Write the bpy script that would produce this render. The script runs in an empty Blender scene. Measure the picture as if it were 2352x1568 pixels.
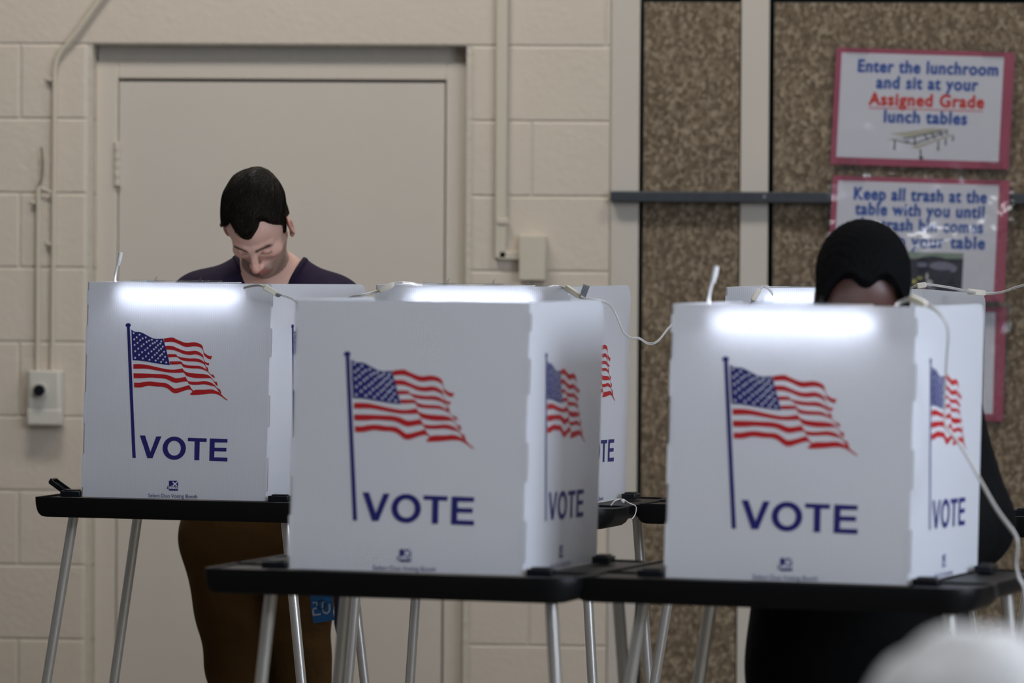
import bpy, math, random
import numpy as np
from mathutils import Vector, Matrix, Euler

# ------------------------------------------------------------------ camera, world, lights, exposure
SC = bpy.context.scene
COL = SC.collection
FPX = 11500.0                       # focal length in pixels of the 2352 x 1568 frame
YAW, ROLL = math.radians(4.3), math.radians(0.39)
PITCH = math.atan(279.0 / FPX)
EYE = Vector((0.0, 0.0, 1.66))
CAM_M = (Matrix.Rotation(YAW, 3, 'Z') @ Matrix.Rotation(math.pi / 2 - PITCH, 3, 'X') @ Matrix.Rotation(ROLL, 3, 'Z'))
cam_data = bpy.data.cameras.new('camera')
cam = bpy.data.objects.new('camera', cam_data)
COL.objects.link(cam)
cam.matrix_world = Matrix.Translation(EYE) @ CAM_M.to_4x4()
cam_data.sensor_width = 36.0
cam_data.lens = 36.0 * FPX / 2352.0
cam_data.clip_end = 100
cam_data.dof.use_dof = True
cam_data.dof.focus_distance = 10.35
cam_data.dof.aperture_fstop = 4.8
SC.camera = cam

SC.view_settings.view_transform = 'Standard'
SC.view_settings.look = 'None'
SC.view_settings.gamma = 1.0
SC.view_settings.exposure = 0.0
SC.view_settings.use_curve_mapping = False
SC.cycles.use_denoising = True
SC.cycles.max_bounces = 10
SC.cycles.diffuse_bounces = 6
SC.cycles.transmission_bounces = 8
SC.cycles.transparent_max_bounces = 12
SC.cycles.sample_clamp_indirect = 0.0

W_ = bpy.data.worlds.new('world')
SC.world = W_
W_.use_nodes = True
W_.node_tree.nodes['Background'].inputs[0].default_value = (0.9, 0.95, 1.0, 1)
W_.node_tree.nodes['Background'].inputs[1].default_value = 0.2

def area_lamp(name, loc, size, size_y, watts, colour=(1.0, 0.95, 0.885)):
    l = bpy.data.lights.new(name, 'AREA')
    l.shape = 'RECTANGLE'
    l.size, l.size_y, l.energy, l.color = size, size_y, watts, colour
    o = bpy.data.objects.new(name, l)
    COL.objects.link(o)
    o.location = loc                # an area lamp faces down by default: a ceiling fixture
    return o
area_lamp('ceiling_lamp', (-1.9, 11.9, 4.5), 1.2, 0.5, 57)
area_lamp('ceiling_lamp', (0.9, 11.7, 4.5), 1.2, 0.5, 37)
area_lamp('ceiling_lamp', (-2.7, 7.0, 4.5), 1.2, 0.5, 15)
area_lamp('ceiling_lamp', (0.9, 7.0, 4.5), 1.2, 0.5, 32)
area_lamp('ceiling_lamp', (-1.0, 3.4, 4.5), 1.2, 0.5, 47, (0.95, 0.97, 1.0))
area_lamp('ceiling_lamp', (2.6, 3.4, 4.5), 1.2, 0.5, 68, (0.95, 0.97, 1.0))

# ------------------------------------------------------------------ where things stand
def ray(px, py):
    v = Vector(((px - 1176.0) / FPX, -(py - 784.0) / FPX, -1.0))
    return (CAM_M @ v)
def at_y(px, py, y):                # the point seen at a pixel on the plane Y = y
    d = ray(px, py)
    return EYE + d * (y / d.y)
def at_d(px, py, d):                # the point seen at a pixel at a distance d ahead of the camera
    return EYE + ray(px, py) * d
CF, SF = math.cos(YAW), math.sin(YAW)
def ground(px, d):                  # floor point below a pixel column at a distance d
    r = (px - 1176.0) * d / FPX
    return Vector((r * CF - d * SF, r * SF + d * CF, 0.0))
WALL_Y = 13.54
def wx(px, py=500): return at_y(px, py, WALL_Y).x
def wz(px, py): return at_y(px, py, WALL_Y).z

# ------------------------------------------------------------------ materials
def nodes_of(name):
    m = bpy.data.materials.new(name)
    m.use_nodes = True
    nt = m.node_tree
    return m, nt, nt.nodes['Principled BSDF']
def plain(name, col, rough=0.5, metal=0.0, spec=0.5, bump=None, vary=None, coat=0.0):
    m, nt, b = nodes_of(name)
    b.inputs['Base Color'].default_value = (*col, 1)
    b.inputs['Roughness'].default_value = rough
    b.inputs['Metallic'].default_value = metal
    b.inputs['Specular IOR Level'].default_value = spec
    b.inputs['Coat Weight'].default_value = coat
    tc = nt.nodes.new('ShaderNodeTexCoord')
    if bump:                        # (scale, strength, distance)
        n = nt.nodes.new('ShaderNodeTexNoise'); n.inputs['Scale'].default_value = bump[0]; n.inputs['Detail'].default_value = 5
        bp = nt.nodes.new('ShaderNodeBump'); bp.inputs['Strength'].default_value = bump[1]; bp.inputs['Distance'].default_value = bump[2]
        nt.links.new(tc.outputs['Object'], n.inputs['Vector']); nt.links.new(n.outputs['Fac'], bp.inputs['Height'])
        nt.links.new(bp.outputs['Normal'], b.inputs['Normal'])
    if vary:                        # (scale, amount)
        n = nt.nodes.new('ShaderNodeTexNoise'); n.inputs['Scale'].default_value = vary[0]; n.inputs['Detail'].default_value = 4
        r = nt.nodes.new('ShaderNodeValToRGB')
        r.color_ramp.elements[0].position, r.color_ramp.elements[1].position = 0.3, 0.7
        r.color_ramp.elements[0].color = (*[c * (1 - vary[1]) for c in col], 1)
        r.color_ramp.elements[1].color = (*[min(1, c * (1 + vary[1])) for c in col], 1)
        nt.links.new(tc.outputs['Object'], n.inputs['Vector']); nt.links.new(n.outputs['Fac'], r.inputs['Fac'])
        nt.links.new(r.outputs['Color'], b.inputs['Base Color'])
    return m

M = {}
M['block'] = plain('painted_block', (0.625, 0.555, 0.465), 0.45, bump=(55, 0.30, 0.006), vary=(3, 0.02))
M['joint'] = plain('painted_mortar', (0.58, 0.53, 0.445), 0.5, bump=(60, 0.4, 0.01))
M['door'] = plain('painted_door', (0.60, 0.55, 0.485), 0.45, bump=(120, 0.08, 0.004), vary=(2, 0.02))
M['frame'] = plain('painted_frame', (0.625, 0.565, 0.485), 0.4, bump=(60, 0.1, 0.004))
M['stile'] = plain('stile_paint', (0.56, 0.52, 0.46), 0.4, vary=(4, 0.02))
M['dark'] = plain('dark_gap', (0.006, 0.006, 0.006), 0.9)
M['hall'] = plain('hall_paint', (0.22, 0.22, 0.22), 0.7, vary=(1, 0.03))
M['ceil'] = plain('ceiling_tile', (0.62, 0.62, 0.60), 0.8, vary=(2, 0.03))
M['steel'] = plain('slate_bar', (0.038, 0.045, 0.055), 0.45, metal=0.2, vary=(30, 0.12))
M['bolt'] = plain('bolt', (0.55, 0.56, 0.58), 0.3, metal=1)
M['conduit'] = plain('painted_conduit', (0.60, 0.55, 0.45), 0.4)
M['boxpaint'] = plain('box_paint', (0.62, 0.60, 0.54), 0.4)
M['olive'] = plain('olive_cable', (0.20, 0.17, 0.09), 0.6)
M['blackplastic'] = plain('black_plastic', (0.004, 0.004, 0.0045), 0.42, spec=0.16, bump=(350, 0.12, 0.001))
M['clip'] = plain('clip_plastic', (0.006, 0.007, 0.010), 0.34, spec=0.3)
M['alu'] = plain('aluminium_tube', (0.74, 0.71, 0.66), 0.30, metal=0.8)
M['rubber'] = plain('rubber', (0.02, 0.02, 0.02), 0.8)
M['navy'] = plain('navy_ink', (0.012, 0.012, 0.14), 0.5)
M['red'] = plain('red_ink', (0.44, 0.008, 0.012), 0.5)
M['starwhite'] = plain('star_white', (0.72, 0.75, 0.82), 0.5)
M['cord'] = plain('cord_plastic', (0.55, 0.54, 0.52), 0.35)
M['cordcore'] = plain('cord_core', (0.20, 0.20, 0.24), 0.4)
M['connector'] = plain('connector_plastic', (0.66, 0.62, 0.52), 0.4)
M['plug'] = plain('white_plug', (0.82, 0.83, 0.84), 0.35)
M['tag'] = plain('grey_tag', (0.20, 0.21, 0.23), 0.5)
M['tagprint'] = plain('tag_print', (0.06, 0.065, 0.08), 0.5)
M['string'] = plain('white_string', (0.62, 0.60, 0.57), 0.8)
M['lamphousing'] = plain('lamp_housing', (0.8, 0.8, 0.82), 0.4)
M['pink'] = plain('pink_card', (0.34, 0.068, 0.12), 0.55, vary=(9, 0.06))
M['paper'] = plain('white_paper', (0.60, 0.61, 0.68), 0.6)
M['signblue'] = plain('sign_blue', (0.02, 0.08, 0.34), 0.6)
M['signred'] = plain('sign_red', (0.55, 0.03, 0.02), 0.6)
M['tabletop'] = plain('drawn_tabletop', (0.42, 0.41, 0.33), 0.6)
M['drawndark'] = plain('drawn_dark', (0.03, 0.045, 0.04), 0.6)
M['binblack'] = plain('bin_black', (0.014, 0.016, 0.035), 0.6, vary=(40, 0.6))
M['binshine'] = plain('bin_shine', (0.16, 0.17, 0.24), 0.6)
M['binyellow'] = plain('bin_yellow', (0.42, 0.40, 0.10), 0.6)
M['bingreen'] = plain('bin_green', (0.20, 0.27, 0.22), 0.6)
M['binpink'] = plain('bin_pink', (0.40, 0.22, 0.26), 0.6)
M['binwhite'] = plain('bin_white', (0.5, 0.5, 0.5), 0.6)
M['shirt'] = plain('purple_jersey', (0.014, 0.0075, 0.026), 0.85, spec=0.2, bump=(14, 0.35, 0.02), vary=(60, 0.15))
M['shirtseam'] = plain('purple_rib', (0.010, 0.0055, 0.020), 0.85, spec=0.2)
M['khaki'] = plain('khaki_cotton', (0.062, 0.030, 0.007), 0.85, spec=0.15, bump=(11, 0.5, 0.03), vary=(8, 0.12))
M['shoe'] = plain('brown_shoe', (0.05, 0.025, 0.012), 0.5)
M['coat'] = plain('black_wool_coat', (0.0035, 0.0035, 0.004), 0.9, spec=0.1, bump=(40, 0.3, 0.01))
M['cap'] = plain('black_knit_cap', (0.004, 0.004, 0.0045), 0.95, spec=0.05, bump=(160, 0.8, 0.006))
M['jumper'] = plain('grey_jumper', (0.10, 0.11, 0.13), 0.9, bump=(60, 0.4, 0.01))
M['trouser'] = plain('dark_trouser', (0.02, 0.022, 0.03), 0.85)
M['chair'] = plain('chair_plastic', (0.05, 0.06, 0.09), 0.5)
M['lanyard'] = plain('blue_lanyard', (0.006, 0.10, 0.27), 0.6)
M['numeral'] = plain('pale_numeral', (0.42, 0.45, 0.50), 0.6)
M['darkstrap'] = plain('dark_strap', (0.008, 0.012, 0.035), 0.5)

def hair_material(name, a, b, rough=0.42, scale=(150, 150, 10)):
    m, nt, p = nodes_of(name)
    tc = nt.nodes.new('ShaderNodeTexCoord'); mp = nt.nodes.new('ShaderNodeMapping')
    mp.inputs['Scale'].default_value = scale
    mp.inputs['Rotation'].default_value = (0.5, 0.5, 0)
    n = nt.nodes.new('ShaderNodeTexNoise'); n.inputs['Scale'].default_value = 1.6; n.inputs['Detail'].default_value = 3
    r = nt.nodes.new('ShaderNodeValToRGB')
    r.color_ramp.elements[0].color = (*a, 1); r.color_ramp.elements[1].color = (*b, 1)
    r.color_ramp.elements[0].position, r.color_ramp.elements[1].position = 0.35, 0.75
    bp = nt.nodes.new('ShaderNodeBump'); bp.inputs['Strength'].default_value = 0.6; bp.inputs['Distance'].default_value = 0.004
    L = nt.links.new
    L(tc.outputs['Object'], mp.inputs['Vector']); L(mp.outputs['Vector'], n.inputs['Vector'])
    L(n.outputs['Fac'], r.inputs['Fac']); L(r.outputs['Color'], p.inputs['Base Color'])
    L(n.outputs['Fac'], bp.inputs['Height']); L(bp.outputs['Normal'], p.inputs['Normal'])
    p.inputs['Roughness'].default_value = rough
    p.inputs['Specular IOR Level'].default_value = 0.16
    return m
M['hair'] = hair_material('dark_brown_hair', (0.004, 0.0028, 0.002), (0.017, 0.0105, 0.006), 0.5)
M['whitehair'] = hair_material('white_hair', (0.50, 0.50, 0.50), (0.74, 0.75, 0.77), 0.6)

def skin_material(name):
    m, nt, p = nodes_of(name)
    a = nt.nodes.new('ShaderNodeAttribute'); a.attribute_name = 'pigment'
    nt.links.new(a.outputs['Color'], p.inputs['Base Color'])
    p.inputs['Roughness'].default_value = 0.48
    p.inputs['Subsurface Weight'].default_value = 0.12
    p.inputs['Subsurface Radius'].default_value = (0.012, 0.005, 0.003)
    p.inputs['Subsurface Scale'].default_value = 0.6
    return m
M['skin'] = skin_material('skin')

def corrugated():                   # translucent fluted plastic sheet; flutes run up the sheet, 4.2 mm apart
    m = bpy.data.materials.new('fluted_white_plastic'); m.use_nodes = True
    nt = m.node_tree; N = nt.nodes; L = nt.links.new
    N.remove(N['Principled BSDF']); out = N['Material Output']
    tc = N.new('ShaderNodeUVMap'); tc.uv_map = 'flutes'
    sx = N.new('ShaderNodeSeparateXYZ'); L(tc.outputs['UV'], sx.inputs[0])
    mul = N.new('ShaderNodeMath'); mul.operation = 'MULTIPLY'; mul.inputs[1].default_value = 2 * math.pi / 0.0042
    L(sx.outputs['X'], mul.inputs[0])
    sn = N.new('ShaderNodeMath'); sn.operation = 'SINE'; L(mul.outputs[0], sn.inputs[0])
    rmp = N.new('ShaderNodeMapRange'); rmp.inputs['From Min'].default_value = 0.55; rmp.inputs['From Max'].default_value = 1.0
    L(sn.outputs[0], rmp.inputs['Value'])
    def mixc(a, b):
        x = N.new('ShaderNodeMix'); x.data_type = 'RGBA'
        x.inputs[6].default_value = (*a, 1); x.inputs[7].default_value = (*b, 1)
        L(rmp.outputs['Result'], x.inputs[0]); return x.outputs[2]
    d = N.new('ShaderNodeBsdfDiffuse'); L(mixc((0.775, 0.79, 0.825), (0.73, 0.745, 0.78)), d.inputs['Color'])
    t = N.new('ShaderNodeBsdfTranslucent'); L(mixc((0.90, 0.92, 0.97), (0.72, 0.74, 0.80)), t.inputs['Color'])
    g = N.new('ShaderNodeBsdfGlossy'); g.inputs['Roughness'].default_value = 0.32
    m1 = N.new('ShaderNodeMixShader'); m1.inputs[0].default_value = 0.27
    L(d.outputs[0], m1.inputs[1]); L(t.outputs[0], m1.inputs[2])
    fr = N.new('ShaderNodeFresnel'); fr.inputs['IOR'].default_value = 1.35
    m2 = N.new('ShaderNodeMixShader'); L(fr.outputs[0], m2.inputs[0]); L(m1.outputs[0], m2.inputs[1]); L(g.outputs[0], m2.inputs[2])
    L(m2.outputs[0], out.inputs['Surface'])
    return m
M['fluted'] = corrugated()

def emitter(name, col, strength):
    m = bpy.data.materials.new(name); m.use_nodes = True
    nt = m.node_tree; nt.nodes.remove(nt.nodes['Principled BSDF'])
    e = nt.nodes.new('ShaderNodeEmission'); e.inputs[0].default_value = (*col, 1); e.inputs[1].default_value = strength
    nt.links.new(e.outputs[0], nt.nodes['Material Output'].inputs['Surface'])
    return m
M['daylight'] = emitter('window_daylight', (0.74, 0.83, 1.0), 13.5)   # the sky behind the panes of the side windows
M['tube'] = emitter('lit_lamp_tube', (0.88, 0.92, 1.0), 88.0)

def clear(name, tint=(1, 1, 1), gloss=0.06, rough=0.08, bump=None, ior=1.45):
    m = bpy.data.materials.new(name); m.use_nodes = True
    nt = m.node_tree; N = nt.nodes; L = nt.links.new
    N.remove(N['Principled BSDF'])
    t = N.new('ShaderNodeBsdfTransparent'); t.inputs[0].default_value = (*tint, 1)
    g = N.new('ShaderNodeBsdfGlossy'); g.inputs['Roughness'].default_value = rough
    f = N.new('ShaderNodeLayerWeight'); f.inputs['Blend'].default_value = 0.5
    pw = N.new('ShaderNodeMath'); pw.operation = 'POWER'; pw.inputs[1].default_value = 4.0; L(f.outputs['Facing'], pw.inputs[0])
    ma = N.new('ShaderNodeMath'); ma.operation = 'MULTIPLY_ADD'; ma.inputs[1].default_value = 0.5; ma.inputs[2].default_value = gloss; L(pw.outputs[0], ma.inputs[0])
    x = N.new('ShaderNodeMixShader')
    L(ma.outputs[0], x.inputs[0]); L(t.outputs[0], x.inputs[1]); L(g.outputs[0], x.inputs[2])
    if bump:
        tc = N.new('ShaderNodeTexCoord'); n = N.new('ShaderNodeTexNoise'); n.inputs['Scale'].default_value = bump[0]; n.inputs['Detail'].default_value = 2
        b = N.new('ShaderNodeBump'); b.inputs['Strength'].default_value = bump[1]; b.inputs['Distance'].default_value = bump[2]
        L(tc.outputs['Object'], n.inputs['Vector']); L(n.outputs['Fac'], b.inputs['Height'])
        L(b.outputs[0], g.inputs['Normal'])
    L(x.outputs[0], N['Material Output'].inputs['Surface'])
    return m
M['laminate'] = clear('clear_laminate', (0.96, 0.96, 0.96), gloss=0.085, rough=0.10, bump=(8, 0.22, 0.05), ior=1.5)
M['acrylic'] = clear('clear_acrylic', (0.9, 0.92, 0.94), rough=0.1, ior=1.5)

def fleck():                        # brown chipped fibreboard
    m, nt, p = nodes_of('flecked_fibreboard'); N = nt.nodes; L = nt.links.new
    tc = N.new('ShaderNodeTexCoord'); mp = N.new('ShaderNodeMapping'); mp.inputs['Scale'].default_value = (1, 1, 0.8)
    v = N.new('ShaderNodeTexVoronoi'); v.inputs['Scale'].default_value = 110; v.inputs['Randomness'].default_value = 1
    n = N.new('ShaderNodeTexNoise'); n.inputs['Scale'].default_value = 60; n.inputs['Detail'].default_value = 6
    dm = N.new('ShaderNodeMix'); dm.data_type = 'RGBA'; dm.inputs[0].default_value = 0.02
    L(tc.outputs['Object'], mp.inputs['Vector']); L(mp.outputs[0], dm.inputs[6]); L(n.outputs['Color'], dm.inputs[7])
    L(dm.outputs[2], v.inputs['Vector']); L(mp.outputs[0], n.inputs['Vector'])
    bw = N.new('ShaderNodeRGBToBW'); L(v.outputs['Color'], bw.inputs[0])
    ad = N.new('ShaderNodeMath'); ad.operation = 'ADD'; L(bw.outputs[0], ad.inputs[0]); L(n.outputs['Fac'], ad.inputs[1])
    hf = N.new('ShaderNodeMath'); hf.operation = 'MULTIPLY'; hf.inputs[1].default_value = 0.5; L(ad.outputs[0], hf.inputs[0])
    r = N.new('ShaderNodeValToRGB'); e = r.color_ramp.elements
    e[0].position, e[0].color = 0.25, (0.075, 0.052, 0.030, 1)
    e[1].position, e[1].color = 0.72, (0.33, 0.27, 0.19, 1)
    k = e.new(0.45); k.color = (0.135, 0.098, 0.060, 1)
    k = e.new(0.57); k.color = (0.195, 0.148, 0.097, 1)
    L(hf.outputs[0], r.inputs['Fac']); L(r.outputs['Color'], p.inputs['Base Color'])
    b = N.new('ShaderNodeBump'); b.inputs['Strength'].default_value = 0.5; b.inputs['Distance'].default_value = 0.006
    L(hf.outputs[0], b.inputs['Height']); L(b.outputs[0], p.inputs['Normal'])
    p.inputs['Roughness'].default_value = 0.75
    return m
M['fleck'] = fleck()

def floor_mat():
    m, nt, p = nodes_of('vinyl_tile'); N = nt.nodes; L = nt.links.new
    tc = N.new('ShaderNodeTexCoord'); b = N.new('ShaderNodeTexBrick')
    b.offset = 0.0; b.inputs['Scale'].default_value = 1.0
    b.inputs['Brick Width'].default_value = 0.305; b.inputs['Row Height'].default_value = 0.305; b.inputs['Mortar Size'].default_value = 0.002
    b.inputs['Color1'].default_value = (0.20, 0.18, 0.15, 1); b.inputs['Color2'].default_value = (0.17, 0.155, 0.13, 1); b.inputs['Mortar'].default_value = (0.12, 0.11, 0.09, 1)
    L(tc.outputs['Object'], b.inputs['Vector']); L(b.outputs['Color'], p.inputs['Base Color'])
    p.inputs['Roughness'].default_value = 0.3
    return m
M['floor'] = floor_mat()

# ------------------------------------------------------------------ mesh helpers
class MB:
    def __init__(s): s.v, s.f, s.m, s.uv = [], [], [], []
    def add(s, verts, faces, mi=0, uv=None):
        o = len(s.v)
        s.v += [tuple(p) for p in verts]
        s.uv += (uv if uv is not None else [(0.0, 0.0)] * len(verts))
        for f in faces:
            s.f.append([i + o for i in f]); s.m.append(mi)
    def box(s, c, size, mi=0, rot=None):
        h = [d / 2 for d in size]
        P = [Vector((x * h[0], y * h[1], z * h[2])) for x in (-1, 1) for y in (-1, 1) for z in (-1, 1)]
        if rot is not None: P = [rot @ p for p in P]
        P = [p + Vector(c) for p in P]
        s.add(P, [(0, 1, 3, 2), (4, 6, 7, 5), (0, 4, 5, 1), (2, 3, 7, 6), (0, 2, 6, 4), (1, 5, 7, 3)], mi)
    def tube(s, pts, r, n=10, mi=0, cap=True, squash=1.0):
        pts = [Vector(p) for p in pts]
        rr = r if isinstance(r, (list, tuple)) else [r] * len(pts)
        rings = []; up = Vector((0, 0, 1))
        for i, p in enumerate(pts):
            t = (pts[min(i + 1, len(pts) - 1)] - pts[max(i - 1, 0)]).normalized()
            if abs(t.dot(up)) > 0.95: up = Vector((0, 1, 0)) if abs(t.y) < 0.9 else Vector((1, 0, 0))
            a = t.cross(up).normalized(); b = a.cross(t).normalized(); up = b
            rings.append([p + (a * math.cos(2 * math.pi * k / n) + b * (math.sin(2 * math.pi * k / n) * squash)) * rr[i] for k in range(n)])
        V = [q for R in rings for q in R]; F = []
        for i in range(len(pts) - 1):
            for k in range(n):
                F.append((i * n + k, i * n + (k + 1) % n, (i + 1) * n + (k + 1) % n, (i + 1) * n + k))
        if cap: F += [tuple(range(n - 1, -1, -1)), tuple(range((len(pts) - 1) * n, len(pts) * n))]
        s.add(V, F, mi)
    def loft(s, rings, mi=0, cap0=True, cap1=True):
        n = len(rings[0]); V = [p for R in rings for p in R]; F = []
        for i in range(len(rings) - 1):
            for k in range(n): F.append((i * n + k, i * n + (k + 1) % n, (i + 1) * n + (k + 1) % n, (i + 1) * n + k))
        if cap0: F.append(tuple(range(n - 1, -1, -1)))
        if cap1: F.append(tuple(range((len(rings) - 1) * n, len(rings) * n)))
        s.add(V, F, mi)
    def sphere(s, c, r, n=12, mi=0):
        rr = (r, r, r) if not isinstance(r, tuple) else r
        rings = []
        for i in range(1, n):
            a = math.pi * i / n
            rings.append([Vector(c) + Vector((rr[0] * math.sin(a) * math.cos(2 * math.pi * k / (2 * n)), rr[1] * math.sin(a) * math.sin(2 * math.pi * k / (2 * n)), -rr[2] * math.cos(a))) for k in range(2 * n)])
        s.loft(rings, mi)
    def mesh(s, name, mats, smooth=True):
        me = bpy.data.meshes.new(name)
        me.from_pydata(s.v, [], s.f)
        for m in mats: me.materials.append(m)
        me.polygons.foreach_set('material_index', s.m)
        if any(u != (0.0, 0.0) for u in s.uv):
            ul = me.uv_layers.new(name='flutes')
            for lp in me.loops: ul.data[lp.index].uv = s.uv[lp.vertex_index]
        me.update(); me.validate()
        if smooth:
            me.polygons.foreach_set('use_smooth', [True] * len(me.polygons))
            try: me.set_sharp_from_angle(angle=math.radians(38))
            except Exception: pass
        return me
    def build(s, name, mats, parent=None, bevel=0.0, smooth=True, seg=2):
        if not isinstance(mats, (list, tuple)): mats = [mats]
        o = bpy.data.objects.new(name, s.mesh(name, mats, smooth and not bevel))
        COL.objects.link(o)
        if parent is not None: o.parent = parent
        if bevel:
            b = o.modifiers.new('bevel', 'BEVEL'); b.width = bevel; b.segments = seg; b.limit_method = 'ANGLE'; b.angle_limit = math.radians(40)
            o.data.polygons.foreach_set('use_smooth', [True] * len(o.data.polygons))
            try: o.data.set_sharp_from_angle(angle=math.radians(38))
            except Exception: pass
        return o
def tag(o, label=None, cat=None, group=None, kind=None):
    if label: o['label'] = label
    if cat: o['category'] = cat
    if group: o['group'] = group
    if kind: o['kind'] = kind
    return o
def empty(name, loc=(0, 0, 0), rz=0.0):
    o = bpy.data.objects.new(name, None); COL.objects.link(o)
    o.location = loc; o.rotation_euler = (0, 0, rz); o.empty_display_size = 0.1
    return o
def copy_tree(o, parent=None):
    c = o.copy(); COL.objects.link(c)
    if parent is not None: c.parent = parent
    for ch in list(o.children): copy_tree(ch, c)
    return c
def smooth_path(P, n=8):            # Catmull-Rom through points
    P = [Vector(p) for p in P]; out = []
    for i in range(len(P) - 1):
        a, b, c, d = P[max(i - 1, 0)], P[i], P[i + 1], P[min(i + 2, len(P) - 1)]
        for k in range(n):
            t = k / n
            out.append(0.5 * ((2 * b) + (c - a) * t + (2 * a - 5 * b + 4 * c - d) * t * t + (3 * b - a - 3 * c + d) * t ** 3))
    out.append(P[-1]); return out
def text_shape(txt, size, bold=0.0, stretch=1.0, align='LEFT', space=1.0):
    cu = bpy.data.curves.new('t', 'FONT'); cu.body = txt; cu.size = size; cu.offset = bold; cu.align_x = align; cu.resolution_u = 4; cu.space_character = space
    o = bpy.data.objects.new('t', cu); COL.objects.link(o)
    dg = bpy.context.evaluated_depsgraph_get(); me = o.evaluated_get(dg).to_mesh()
    V = [(v.co.x * stretch, v.co.y) for v in me.vertices]; F = [tuple(p.vertices) for p in me.polygons]
    o.evaluated_get(dg).to_mesh_clear(); bpy.data.objects.remove(o); bpy.data.curves.remove(cu)
    return V, F

# printed artwork, outlines in tenths of a millimetre
ART_POLE = [(902, 3588), (968, 3589), (1195, 841), (1120, 837)]
ART_FINIAL = [(989, 3628), (984, 3609), (967, 3593), (943, 3584), (916, 3584), (891, 3592), (874, 3607), (867, 3626), (873, 3645), (889, 3661), (913, 3670), (940, 3671), (965, 3663), (982, 3648)]
ART_CANTON = [(1003, 3535), (1095, 3492), (1198, 3489), (1295, 3455), (1436, 3387), (1519, 3357), (1603, 3349), (1738, 3356), (1817, 3116), (1912, 2803), (1729, 2817), (1479, 2852), (1312, 2877), (1201, 2888), (1055, 2891), (1026, 3231)]
ART_STARS = [(1060, 3463), (1197, 3432), (1342, 3377), (1482, 3328), (1598, 3309), (1698, 3298), (1135, 3376), (1271, 3353), (1418, 3311), (1552, 3272), (1675, 3248), (1078, 3333), (1216, 3315), (1364, 3279), (1503, 3250), (1623, 3216), (1737, 3190), (1157, 3259), (1299, 3231), (1446, 3205), (1580, 3168), (1697, 3142), (1092, 3214), (1248, 3191), (1390, 3152), (1534, 3129), (1651, 3107), (1768, 3081), (1177, 3138), (1336, 3109), (1480, 3083), (1606, 3052), (1723, 3028), (1110, 3082), (1268, 3066), (1415, 3040), (1557, 3012), (1682, 2996), (1796, 2975), (1201, 3008), (1359, 2980), (1500, 2961), (1637, 2938), (1753, 2917), (1111, 2944), (1288, 2934), (1441, 2908), (1583, 2893), (1708, 2866), (1824, 2856)]
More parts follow.
